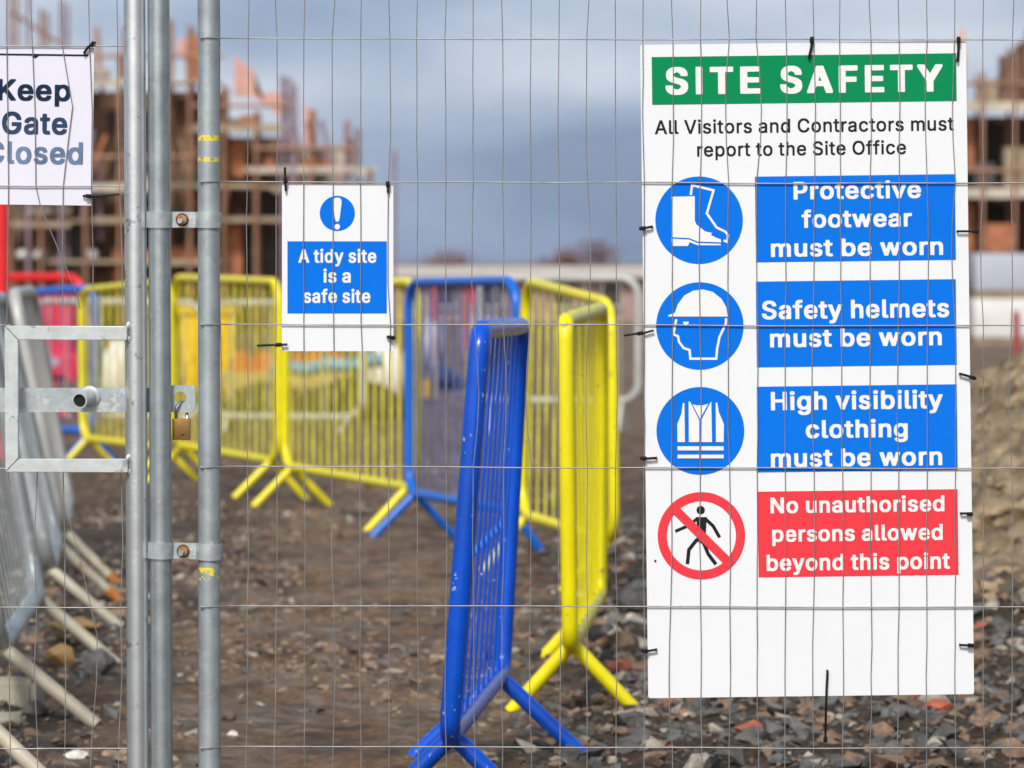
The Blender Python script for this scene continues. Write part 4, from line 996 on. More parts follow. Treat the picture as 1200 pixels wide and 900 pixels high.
"m":{" ":[188,[]],"A":[502,[[15,-12,80,-13,94,-11,98,-9,140,110,146,126,148,128,286,129,296,131,328,131,332,128,374,12,380,-4,384,-10,400,-13,458,-13,472,-11,476,-8,477,8,474,16,294,506,288,518,272,521,206,521,190,518,186,514,2,8,2,-8,4,-10],[178,212,177,214,178,218,202,286,236,390,238,396,240,396,276,286,300,218,301,212]]],"C":[532,[[235,-17,294,-18,320,-14,340,-9,364,-1,396,15,422,34,443,55,450,65,464,87,474,107,480,123,487,149,487,165,486,167,482,170,468,172,412,172,396,169,394,167,388,149,378,127,369,113,353,97,328,80,306,71,288,66,246,66,218,75,202,82,182,96,165,113,148,137,134,165,128,183,119,221,117,241,117,267,121,299,130,333,136,349,152,379,165,397,175,407,198,423,226,437,252,444,284,444,296,441,328,429,355,411,364,402,379,381,386,365,394,341,396,339,412,336,468,336,482,338,486,341,487,357,485,367,473,405,460,429,452,442,445,451,418,478,394,495,366,509,324,522,286,528,248,528,208,522,190,517,168,509,140,495,118,480,100,464,85,447,66,419,56,401,44,373,36,347,27,299,27,211,29,193,36,161,44,135,56,107,66,89,86,60,114,32,138,15,170,-1,194,-9]]],"O":[556,[[235,-17,296,-18,340,-9,364,-1,388,10,402,19,420,32,447,59,460,76,470,93,484,121,494,149,499,167,507,221,507,287,501,333,494,359,484,387,470,415,460,432,447,449,419,477,394,495,366,509,344,517,326,522,286,528,248,528,208,522,190,517,168,509,140,495,116,478,87,449,70,425,56,401,44,373,36,347,27,299,27,211,29,193,36,161,44,135,56,107,70,83,87,59,100,46,114,32,138,15,170,-1,194,-9],[244,67,218,75,192,89,182,96,162,116,150,133,136,159,124,197,117,239,117,269,123,309,136,349,150,375,167,399,178,410,196,423,226,437,252,444,282,444,294,441,322,431,348,415,365,401,384,375,400,343,411,307,415,279,415,227,408,191,397,157,386,137,374,118,352,96,324,78,298,69,286,66]]],"S":[470,[[189,-19,254,-20,280,-16,302,-11,320,-5,350,9,370,22,391,43,398,52,412,79,421,109,421,169,414,195,408,207,397,223,374,246,360,255,326,273,290,285,224,303,180,318,156,332,142,345,132,363,129,375,132,387,137,401,145,413,158,426,166,431,182,439,206,446,246,446,262,441,286,429,302,418,314,401,324,371,326,369,342,366,396,366,410,368,414,371,415,395,410,417,406,429,396,449,384,466,365,485,348,497,332,506,304,517,264,526,244,528,210,528,192,526,150,517,116,503,84,482,62,458,48,431,39,401,39,347,42,333,52,307,61,293,73,279,108,255,148,237,250,207,288,193,315,175,322,165,328,153,331,143,331,133,328,123,320,107,313,97,301,85,284,75,258,65,246,62,200,62,178,69,158,79,142,90,132,103,124,119,119,141,116,145,102,148,62,148,52,150,40,150,28,148,24,145,23,133,25,115,34,83,46,59,68,30,90,13,116,-1,154,-13]]],"V":[502,[[203,-12,274,-13,288,-10,293,-4,470,482,477,502,477,514,474,518,458,521,400,521,384,518,380,514,242,113,240,113,238,118,208,208,98,516,94,519,80,521,20,521,6,518,4,516,4,496,190,-8,192,-10]]],"a":[412,[[135,-19,180,-20,204,-16,237,-5,260,10,263,7,264,-7,268,-10,282,-12,332,-12,346,-10,350,-7,351,275,347,301,342,315,332,335,320,352,312,360,296,371,283,379,266,385,212,396,178,396,140,390,110,381,82,367,63,353,44,331,28,301,27,285,30,281,78,267,100,263,112,265,125,285,139,299,160,312,178,318,212,318,236,307,244,301,254,287,256,281,261,267,261,255,258,250,250,244,230,238,172,232,136,226,106,219,88,213,66,203,44,188,32,174,26,163,20,147,17,135,17,79,22,61,34,37,41,27,60,8,82,-5,112,-15],[154,59,140,63,126,71,115,81,111,87,107,99,107,111,112,123,118,132,130,141,146,149,172,156,212,160,252,168,260,168,260,129,253,107,240,88,223,73,208,65,188,58]]],"c":[418,[[179,-18,232,-19,258,-15,276,-10,310,6,324,15,352,43,360,56,371,76,377,94,377,108,374,112,316,127,306,128,294,127,290,124,285,110,274,91,256,74,236,64,222,59,192,59,177,64,158,75,139,94,126,115,118,138,111,168,111,206,115,228,122,250,134,274,139,282,153,296,166,306,192,317,224,317,238,312,257,302,273,286,278,278,288,257,294,253,306,251,320,253,370,266,374,270,375,288,367,310,352,333,332,355,310,370,286,382,260,390,234,395,182,395,156,390,120,378,92,361,71,342,48,310,38,290,28,262,21,228,21,150,23,134,34,96,52,60,76,29,93,14,112,2,148,-12]]],"d":[446,[[169,-18,218,-19,250,-12,274,0,296,17,298,16,299,14,300,-8,304,-11,318,-13,366,-13,380,-11,384,-8,385,368,387,378,387,486,385,494,385,514,382,518,366,521,316,521,302,519,298,516,296,362,294,361,283,372,266,383,246,390,234,393,220,395,174,395,140,388,122,382,106,375,86,361,67,342,60,333,48,314,38,294,28,264,21,228,21,148,26,122,36,88,46,66,60,44,67,34,84,17,106,2,122,-6,148,-14],[190,60,177,64,159,74,147,84,134,102,126,118,115,148,111,168,111,210,118,240,127,264,138,283,153,298,164,306,188,316,220,317,238,310,258,297,274,279,280,268,290,242,295,224,297,208,297,168,292,144,286,126,278,108,265,88,252,76,230,64,216,59]]],"e":[426,[[181,-18,240,-19,282,-10,294,-6,314,3,331,14,344,25,357,40,366,54,379,82,379,96,374,101,308,117,294,114,279,90,269,78,256,69,230,59,194,59,178,64,155,76,137,94,124,114,113,148,113,154,116,157,366,157,380,159,384,162,385,222,381,254,370,292,356,320,336,347,306,370,282,382,264,388,230,395,180,395,146,388,128,382,108,372,86,357,65,336,58,327,50,314,37,290,30,268,21,226,21,150,23,134,34,96,54,56,67,38,82,23,112,2,142,-10],[116,233,114,236,118,250,130,274,137,284,152,299,160,304,174,312,190,317,224,316,240,311,258,299,276,276,284,260,291,236,290,234,286,233]]],"f":[276,[[81,-12,138,-13,152,-10,154,-8,156,306,158,314,160,315,222,315,238,318,241,322,241,344,243,352,243,382,238,388,222,391,156,392,155,406,157,414,157,428,164,447,173,456,182,460,208,461,226,458,238,460,241,462,257,512,256,528,252,532,246,534,214,541,168,541,144,536,118,526,104,517,83,496,74,478,67,452,66,392,62,391,8,391,-6,388,-8,386,-9,324,-6,318,10,315,62,315,67,312,67,-4,70,-10]]],"h":[432,[[54,-12,111,-13,125,-10,127,-8,128,232,130,246,138,272,153,293,177,309,201,317,221,317,235,312,248,306,257,298,269,282,279,256,282,240,283,-8,285,-10,299,-13,351,-13,367,-10,370,-6,370,168,372,178,372,232,370,242,370,278,363,308,358,324,351,336,340,352,316,374,295,384,263,393,249,395,207,395,183,391,162,384,129,366,128,514,125,518,111,521,57,521,43,518,40,514,40,178,38,168,38,140,40,132,40,-4,43,-10]]],"i":[190,[[52,-12,111,-13,125,-10,128,-6,128,382,125,388,111,391,55,391,41,388,38,384,38,168,40,156,38,146,38,92,40,84,40,60,38,50,38,-4,41,-10],[74,432,91,431,111,436,128,446,137,460,140,470,140,498,137,506,131,517,123,525,109,532,93,535,73,535,59,532,45,525,31,508,28,498,28,466,31,458,37,449,49,440,63,434]]],"l":[212,[[114,-12,163,-13,189,-8,194,-2,194,16,185,56,183,61,179,63,167,65,139,66,133,72,128,90,128,514,125,518,111,521,57,521,43,518,40,512,40,236,38,228,38,202,40,192,40,56,43,44,49,28,58,14,67,5,83,-4]]],"m":[632,[[54,-12,111,-13,125,-10,127,-8,128,242,130,256,141,282,152,298,167,309,179,314,189,317,213,316,238,304,246,296,253,284,260,262,260,-4,263,-10,279,-13,329,-13,343,-11,347,-8,348,166,350,176,350,220,348,234,350,242,350,256,359,282,368,296,383,308,395,314,405,317,433,317,453,308,461,303,469,294,477,278,479,270,482,256,483,-8,487,-11,501,-13,551,-13,567,-10,570,-4,570,128,572,138,572,168,570,178,572,188,572,220,570,230,570,288,561,322,547,349,531,367,515,378,489,390,457,397,415,397,377,388,363,382,341,368,319,349,297,373,285,382,261,392,239,397,201,397,177,392,149,380,129,365,127,366,126,368,125,386,121,389,107,391,59,391,43,388,40,382,40,136,38,126,38,102,40,94,40,-4,43,-10]]],"n":[432,[[54,-12,111,-13,125,-10,127,-8,128,232,130,246,138,272,153,293,177,309,201,317,221,317,235,312,248,306,257,298,269,282,279,256,282,240,283,-8,287,-11,301,-13,353,-13,365,-11,369,-8,370,168,372,178,372,232,370,242,370,278,363,308,351,336,338,354,317,372,296,384,283,388,249,395,205,395,181,390,151,379,129,363,127,364,126,366,125,386,121,389,107,391,59,391,45,389,41,386,40,136,38,126,38,102,40,94,40,-4,43,-10]]],"o":[438,[[179,-18,234,-19,266,-13,297,-2,323,14,340,29,366,64,382,98,388,118,393,142,395,160,395,214,391,246,384,272,378,288,360,322,336,351,304,374,268,388,234,395,182,395,156,390,120,378,92,361,71,342,48,310,38,290,28,262,21,228,21,150,23,134,34,96,52,60,76,29,93,14,112,2,148,-12],[190,60,174,65,158,75,139,94,128,112,118,138,113,156,111,170,111,206,118,238,123,254,138,281,157,300,174,311,190,316,224,317,242,310,253,304,271,288,280,276,292,252,298,234,305,198,305,176,301,152,294,128,286,110,271,88,252,72,232,62,222,59]]],"p":[446,[[54,-153,111,-154,125,-151,127,-149,129,15,131,16,140,7,163,-7,189,-16,213,-20,243,-20,273,-15,289,-11,309,-4,339,16,358,35,365,44,377,63,385,79,398,119,404,161,404,219,395,269,386,297,375,317,362,337,334,365,325,371,301,383,271,392,245,396,211,396,183,391,159,383,140,371,129,360,127,361,126,363,126,385,123,389,107,392,59,392,45,390,41,387,40,39,38,29,38,1,40,-9,40,-145,43,-151],[203,61,187,67,165,82,153,97,142,115,133,143,128,167,128,211,133,235,139,255,149,275,161,292,175,303,193,313,209,318,233,318,247,313,266,303,278,293,291,275,301,255,310,227,314,201,314,177,310,151,301,123,291,103,279,86,264,73,249,65,235,60]]],"r":[282,[[54,-12,111,-13,125,-10,127,-8,128,238,131,254,139,274,151,291,167,302,179,309,193,313,225,313,237,311,251,313,255,316,258,342,257,358,258,384,257,388,253,392,229,397,201,397,177,393,153,385,129,369,127,370,126,372,125,386,121,389,107,391,59,391,45,389,41,386,40,136,38,126,38,102,40,94,40,-4,43,-10]]],"s":[388,[[151,-18,210,-19,246,-12,278,-1,305,16,321,32,335,52,343,76,345,88,345,126,342,140,334,160,325,174,310,189,296,198,276,208,252,216,180,234,156,242,136,253,128,264,126,270,124,276,126,284,128,290,135,300,152,313,176,321,200,321,222,312,237,300,246,286,254,270,258,267,270,265,282,267,332,279,336,282,337,302,334,310,322,334,311,350,300,361,282,374,260,384,238,391,212,395,160,395,134,390,108,382,78,366,57,348,43,328,35,304,33,292,33,256,35,242,46,216,59,198,84,180,116,166,204,144,223,138,237,130,244,123,252,108,253,100,251,94,246,85,236,75,222,66,194,57,168,57,152,62,136,70,122,84,114,98,108,114,104,117,92,119,80,117,26,105,22,102,21,88,30,60,42,38,58,19,82,2,98,-6,120,-13]]],"t":[250,[[143,-14,196,-15,224,-8,227,-4,227,12,216,60,212,63,198,65,186,63,162,63,152,68,148,72,142,86,139,110,139,290,141,312,146,315,198,315,214,318,217,322,217,344,219,350,219,382,214,388,200,391,146,391,142,392,141,458,139,464,139,476,136,480,120,483,68,483,54,480,51,476,50,392,46,391,8,391,-6,388,-8,386,-9,322,-8,320,-4,317,10,315,48,315,51,312,51,74,58,44,70,21,86,6,108,-6]]],"u":[432,[[156,-15,203,-16,219,-13,252,-3,281,16,283,15,284,13,285,-7,289,-10,303,-12,351,-12,365,-10,369,-7,370,271,372,281,372,363,370,371,370,385,367,389,351,392,339,390,301,392,287,390,283,387,282,149,280,135,272,111,263,95,255,85,245,77,233,70,209,62,189,62,163,73,152,81,143,92,133,115,128,139,127,387,123,390,109,392,97,390,57,392,43,389,41,387,40,229,38,221,38,205,40,195,40,101,47,71,55,51,61,41,70,27,83,14,103,1,121,-7]]]}}
# ------------------------------------------------------------------ fence: gate, post, fixed panel
FS = 625.0
FY = FPX / FS                     # 8.0 m
def Q(px, py, dy=0.0):
    v = P(px, py, FS); v.y += dy
    return v
TR = .0207
# horizontal wire heights (pixels); wires of fixed panel sag by a pixel or so
HY = [-121, 45, 213, 380, 547, 710, 875, 1042]

def upright(bm, x_top, x_bot, y=0.0, r=TR):
    """tube through two picture points, carried down to the ground block and up to 2 m"""
    a, b = Q(x_top, 0), Q(x_bot, 900)
    d = (b - a) / (b.z - a.z)
    tube(bm, [a + d * (2.02 - a.z) + Vector((0, y, 0)), a + d * (.06 - a.z) + Vector((0, y, 0))], r, 28)

rnd = random.Random(21)
def vwire(bm, pts, r=.00100):
    tube(bm, pts, r, 6)

panel = empty("mesh_fence_panel", (Q(244.5, 0).x, FY, 0))
tag(panel, "wire mesh fence panel right of the paired tubes, carrying the two safety signs", "fence panel")
bm = bmesh.new(); upright(bm, 244.3, 245.6)
tb = link("upright_tube", bm, M['galv_marked'], panel, True, 35)
tb.matrix_parent_inverse = Matrix.Translation(-panel.location)
XR = 2190
bm = bmesh.new(); upright(bm, XR, XR); part("upright_tube", bm, M['galv'], panel, True)
for z in (2.02, .09):
    a = Q(244.5, 0); b = Q(XR, 0)
    bm = bmesh.new(); tube(bm, [(a.x, FY, z), (b.x, FY, z)], TR, 20); part("rail_tube", bm, M['galv'], panel, True)
bm = bmesh.new()
for i, y in enumerate(HY):
    pts = []
    for k in range(64):
        x = 238 + (XR - 236) * k / 63
        pts.append(Q(x, y + 1.2 * noise.noise(Vector((x * .006, i * 3.1, 0))) + 1.5 * math.sin((x - 240) / 1950 * math.pi), -.0215 if k == 0 else (-.0009)))
    pts[0] = Q(236, y, -.0235)
    pts.insert(1, Q(247, y, -.0235)); pts.insert(2, Q(259, y, -.009))
    tube(bm, pts, .00125, 8)
    # weld lump where the wire lies on the tube
    bmesh.ops.create_icosphere(bm, subdivisions=2, radius=.0030, matrix=Matrix.Translation(Q(237, y, -.0215)))
kink = {9: {2: 5}, 10: {1: 1, 2: 4}, 11: {2: -6}, 18: {0: -4, 1: -1}, 19: {0: 5}, 25: {1: 3, 0: -2}, 26: {1: -5, 0: -1}, 28: {1: 3, 2: -2, 3: 2}, 27: {1: -3}, 5: {2: 1.5}, 13: {1: 3, 2: -2}}
nw = int((XR - 257) / 33.15)
for i in range(nw):
    x = 257.5 + 33.15 * i
    pts = []
    lean = rnd.gauss(0, .6)
    for j, y in enumerate(HY):
        xx = x + rnd.gauss(0, .7) + lean * (j - 3) * .4
        pts.append(Q(xx, y, rnd.gauss(0, .0006)))
        if j < len(HY) - 1:
            y2 = HY[j + 1]
            kk = kink.get(i, {}).get(j - 1, 0)
            bow = rnd.gauss(0, .7) + kk
            for t in (.28, .5, .72):
                pts.append(Q(xx + bow * math.sin(t * math.pi) + rnd.gauss(0, .25), y + (y2 - y) * t, rnd.gauss(0, .0008) + abs(kk) * .0003))
    vwire(bm, pts)
part("wire_mesh", bm, M['wire'], panel, True)

post = empty("fence_post", (Q(187, 0).x, FY, 0))
tag(post, "plain galvanised tube clamped beside the fixed panel, right of the padlock bar", "fence post")
bm = bmesh.new(); upright(bm, 185.8, 189.6); part("tube", bm, M['galv'], post, True)
bm = bmesh.new(); box(bm, (Q(190, 0).x, FY, .045), (.16, .30, .09), bevel=.02); part("foot_block", bm, M['stone_dark'], post, True)

gate = empty("fence_gate", (Q(158, 0).x, FY, 0))
tag(gate, "wire mesh gate leaf with bright end tube and welded square bracket on the left", "gate")
bm = bmesh.new(); upright(bm, 157.5, 161.5); part("end_tube", bm, M['galv_bright'], gate, True)
XL = -1250
bm = bmesh.new(); upright(bm, XL, XL); part("end_tube", bm, M['galv'], gate, True)
for z in (2.02, .09):
    a = Q(XL, 0); b = Q(158, 0)
    bm = bmesh.new(); tube(bm, [(a.x, FY, z), (b.x, FY, z)], TR, 20); part("rail_tube", bm, M['galv'], gate, True)
bm = bmesh.new()
HL = [-115, 54, 218, 381, 549, 712, 877, 1044]
for i, y in enumerate(HL):
    xe = 149 if i not in (3, 4) else 12
    pts = [Q(XL + (xe - XL) * k / 50, y + 1.3 * noise.noise(Vector((k * .3, i * 2.3, 4))) * (1 if k < 47 else .3), -.0009) for k in range(51)]
    tube(bm, pts, .00125, 8)
def poly(*pts):
    vwire(bm, [Q(x, y, .0) for x, y in pts])
top = 'x'
poly((7, -121), (8, 0), (8, 54), (9, 130), (10, 218), (9, 300), (8, 381))
poly((36, -121), (36, 0), (38, 54), (41, 130), (42, 218), (47, 240), (58, 268), (76, 310), (90, 345), (94, 362))
poly((70, -121), (72, 0), (73, 54), (79, 90), (85, 125), (80, 165), (74, 218), (73, 300), (74, 380))
poly((104, -121), (104, 0), (105, 54), (108, 130), (107, 218), (109, 300), (109, 380))
poly((137, -121), (137, 0), (138, 54), (138, 130), (140, 218), (143, 300), (144, 376))
poly((10, 552), (11, 640), (12, 712), (11, 800), (12, 877), (12, 1044))
poly((44, 552), (40, 640), (43, 712), (40, 790), (43, 850), (44, 877), (44, 1044))
poly((74, 552), (76, 640), (76, 712), (77, 800), (76, 877), (75, 1044))
poly((80, 606), (90, 640), (104, 700), (114, 745), (113, 800), (108, 860), (106, 900), (104, 1044))
poly((142, 556), (144, 640), (141, 712), (143, 790), (140, 850), (139, 877), (138, 1044))
for k in range(1, 38):
    x = 8 - 33.15 * k
    if x < XL: break
    vwire(bm, [Q(x + rnd.gauss(0, 1.4), y, 0) for y in (-115, -30, 54, 135, 218, 300, 381, 465, 549, 630, 712, 800, 877, 960, 1044)])
part("wire_mesh", bm, M['wire'], gate, True)
# square bracket: mitred flat box sections, their ends welded on the end tube
bk = empty("square_bracket", (0, 0, 0)); bk.parent = gate
def brk(name, pts):
    b = bmesh.new()
    prism(b, [(Q(x, y).x - gate.location.x, Q(x, y).z) for x, y in pts], -.030, -.012)
    bmesh.ops.bevel(b, geom=b.edges[:], offset=.0012, segments=2, affect='EDGES')
    link(name, b, M['bracket'], bk, True, 40)
brk("box_bar", [(8, 381.5), (150.5, 382), (150.5, 398.5), (24, 398)])
brk("box_bar", [(7.4, 382), (23.4, 398.5), (23.4, 536.5), (8.6, 552)])
brk("box_bar", [(9, 552.5), (24, 537), (150.8, 537), (151, 553)])
for y in (390, 545):
    b = bmesh.new()
    bmesh.ops.create_icosphere(b, subdivisions=2, radius=.0062, matrix=Matrix.Translation(Vector((Q(151, 0).x - gate.location.x, -.0165, Q(0, y - 8).z))) @ Matrix.Diagonal((.8, .8, 1.4, 1)))
    bmesh.ops.create_icosphere(b, subdivisions=2, radius=.0055, matrix=Matrix.Translation(Vector((Q(151.5, 0).x - gate.location.x, -.0165, Q(0, y + 8).z))) @ Matrix.Diagonal((.8, .8, 1.3, 1)))
    link("weld", b, M['galv_plate'], bk)
# flat slide bar behind the tubes, ending in a drilled lug
def lug_bar():
    b = bmesh.new()
    y0, y1 = .0225, .0305
    x0 = Q(-330, 0).x; x1 = Q(198, 0).x; x2 = Q(228, 0).x
    zt, zb = Q(0, 455).z, Q(0, 483.5).z
    zt2, zb2 = Q(0, 452).z, Q(0, 484).z
    box(b, ((x0 + x1) / 2, FY + (y0 + y1) / 2, (zt + zb) / 2), (x1 - x0, y1 - y0, zt - zb))
    # plate with a round hole
    c = Q(210.5, 466.5); rad = 7.2 / FS
    n = 24
    hole, rim = [], []
    for k in range(n):
        a = 2 * math.pi * (k + .5) / n
        dx, dz = math.cos(a), math.sin(a)
        hole.append((c.x + rad * dx, c.z + rad * dz))
        t = min(((x2 if dx > 0 else x1) - c.x) / dx if abs(dx) > 1e-6 else 9, ((zt2 if dz > 0 else zb2) - c.z) / dz if abs(dz) > 1e-6 else 9)
        rim.append((c.x + dx * t, c.z + dz * t))
    rows = {}
    for key, ring in (('h', hole), ('r', rim)):
        for yy in (FY + y0 - .001, FY + y1 - .001):
            rows[key, yy] = [b.verts.new((x, yy, z)) for x, z in ring]
    ya, yb = FY + y0 - .001, FY + y1 - .001
    for k in range(n):
        j = (k + 1) % n
        b.faces.new((rows['h', ya][k], rows['h', ya][j], rows['r', ya][j], rows['r', ya][k]))
        b.faces.new((rows['h', yb][j], rows['h', yb][k], rows['r', yb][k], rows['r', yb][j]))
        b.faces.new((rows['h', ya][j], rows['h', ya][k], rows['h', yb][k], rows['h', yb][j]))
        b.faces.new((rows['r', ya][k], rows['r', ya][j], rows['r', yb][j], rows['r', yb][k]))
    return b
sb = part("slide_bar", lug_bar(), M['galv_plate'], gate, True, 30)
b = bmesh.new()
c0, c1 = Q(104, 465, .022), Q(95, 469, -.030)
ax = (c1 - c0)
ro, ri, n = 9.3 / FS, 7.7 / FS, 22
u = Vector((1, 0, 0)) - ax.normalized() * ax.normalized().x; u.normalize(); v = ax.normalized().cross(u)
def ring(c, r): return [b.verts.new(c + (u * math.cos(2 * math.pi * k / n) + v * math.sin(2 * math.pi * k / n)) * r) for k in range(n)]
r0, r1, r2, r3 = ring(c0, ro), ring(c1, ro), ring(c1, ri), ring(c0.lerp(c1, .12), ri)
for A, B in ((r0, r1), (r1, r2), (r2, r3)):
    for k in range(n): b.faces.new((A[k], A[(k + 1) % n], B[(k + 1) % n], B[k]))
b.faces.new(r3)
tube(b, [c0, c0.lerp(c1, .06)], [ro * 1.35, ro * 1.12], 18)
ps = link("pipe_stub", b, M['bracket'], gate, True, 30, origin=gate.location)
b = bmesh.new(); bmesh.ops.create_circle(b, cap_ends=True, segments=22, radius=ri * .99, matrix=Matrix.Translation(c0.lerp(c1, .93)) @ ax.to_track_quat('Z', 'Y').to_matrix().to_4x4())  # black disc near the mouth stands in for the shade inside the pipe
h = link("bore_shade", b, M['dark'], ps, False, origin=gate.location)

# padlock hanging in the lug
pc = Q(211.5, 503.5, .022)
pl = empty("padlock", pc)
tag(pl, "brown brass padlock hanging from the drilled end of the slide bar", "padlock")
b = bmesh.new(); box(b, (0, 0, 0), (21 / FS, .016, 25 / FS), bevel=.0018); link("body", b, M['brass'], pl, True, 40)
b = bmesh.new()
zt = 12.5 / FS
pts = [(-.0095, -.003, zt - .003), (-.0095, -.006, zt + .010), (-.0088, -.0068, zt + .019), (-.0055, -.0062, zt + .0265), (-.001, -.001, zt + .0305), (.004, .006, zt + .0305), (.0085, .0115, zt + .025), (.0098, .012, zt + .014), (.0098, .004, zt - .003)]
tube(b, pts, .0033, 12); link("shackle", b, M['chrome'], pl, True)
b = bmesh.new(); box(b, (.003, -.0083, -.010), (.006, .001, .002)); link("keyway", b, M['dark'], pl, False)

# clamps that couple the plain tube to the fixed panel
def clamp(py, xl, xr, label, tilt):
    c = Q((xl + xr) / 2, py)
    o = empty("fence_clamp", c, (0, 0, 0)); o.rotation_euler = (0, R(tilt), 0)
    tag(o, label, "clamp", "bolted clamps joining the two tubes")
    half = (xr - xl) / 2 / FS
    for side, nm in ((-1, "front_plate"), (1, "back_plate")):
        b = bmesh.new()
        path = []
        R2 = TR + .0018
        for cx in (-half, half):
            for k in range(13):
                a = math.pi - math.pi * k / 12
                path.append((cx + R2 * math.cos(a), side * max(R2 * math.sin(a), .004)))
        path.insert(0, (-half - R2 - .001, side * .004)); path.append((half + R2 + .001, side * .004))
        h = .0148
        th = .0032
        outer = []
        m_ = len(path)
        for i, (x, y) in enumerate(path):
            pa, pb = path[max(0, i - 1)], path[min(m_ - 1, i + 1)]
            t = Vector((pb[0] - pa[0], pb[1] - pa[1])).normalized()
            nr = Vector((-t.y, t.x)) * (1 if side > 0 else -1)
            outer.append((x + nr.x * th, y + nr.y * th))
        def hh(x): return h * (1 - .06 * math.cos(x / half * math.pi))
        V = [[b.verts.new((x, y, z * hh(x))) for (x, y) in row] for row in (path, outer) for z in (-1, 1)]
        for i in range(m_ - 1):
            for A, B in ((V[0], V[1]), (V[3], V[2]), (V[1], V[3]), (V[2], V[0])):
                b.faces.new((A[i], A[i + 1], B[i + 1], B[i]))
        for i in (0, m_ - 1): b.faces.new((V[0][i], V[1][i], V[3][i], V[2][i]))
        link(nm, b, M['galv_plate'], o, True, 40)
    b = bmesh.new(); tube(b, [(-.003, .02, 0), (-.0055, -.038, -.003)], .0044, 14); link("bolt", b, M['galv_bright'], o, True)
    b = bmesh.new(); tube(b, [(-.003, -.008, 0), (-.003, -.019, 0)], .0098, 6); link("nut", b, M['rusty_nut'], o, True, 30)
    b = bmesh.new(); tube(b, [(-.003, -.0065, 0), (-.003, -.0085, 0)], .0125, 18); link("washer", b, M['rust'], o, True, 30)
clamp(257.5, 187, 244.6, "upper bolted clamp joining the two tubes above the padlock", 0.2)
clamp(645.5, 188.6, 245.2, "lower bolted clamp joining the two tubes below the padlock", 1.6)

# ------------------------------------------------------------------ lettering and printed shapes
from mathutils.geometry import tessellate_polygon
def text_mesh(body, weight, track=0):
    vs, fs, x = [], [], 0
    for ch in body:
        adv, loops = GLYPHS[weight][ch]
        polys = [[Vector((l[k] / 1000, l[k + 1] / 1000, 0)) for k in range(0, len(l), 2)] for l in loops]
        if polys:
            def area(q): return sum(q[i - 1].x * q[i].y - q[i].x * q[i - 1].y for i in range(len(q)))
            def holds(q, p):
                r = False
                for i in range(len(q)):
                    a_, b_ = q[i - 1], q[i]
                    if (a_.y > p.y) != (b_.y > p.y) and p.x < (b_.x - a_.x) * (p.y - a_.y) / (b_.y - a_.y) + a_.x: r = not r
                return r
            sg = area(max(polys, key=lambda q: abs(area(q)))) > 0
            for q in polys:
                if (area(q) > 0) != sg: continue
                grp = [q] + [h for h in polys if (area(h) > 0) != sg and holds(q, h[0])]
                k = len(vs)
                vs += [(p.x + x / 1000, p.y, 0) for g_ in grp for p in g_]
                fs += [[k + i for i in t] for t in tessellate_polygon(grp)]
        x += adv + track
    me = bpy.data.meshes.new("lettering")
    me.from_pydata(vs, [], fs)
    return me

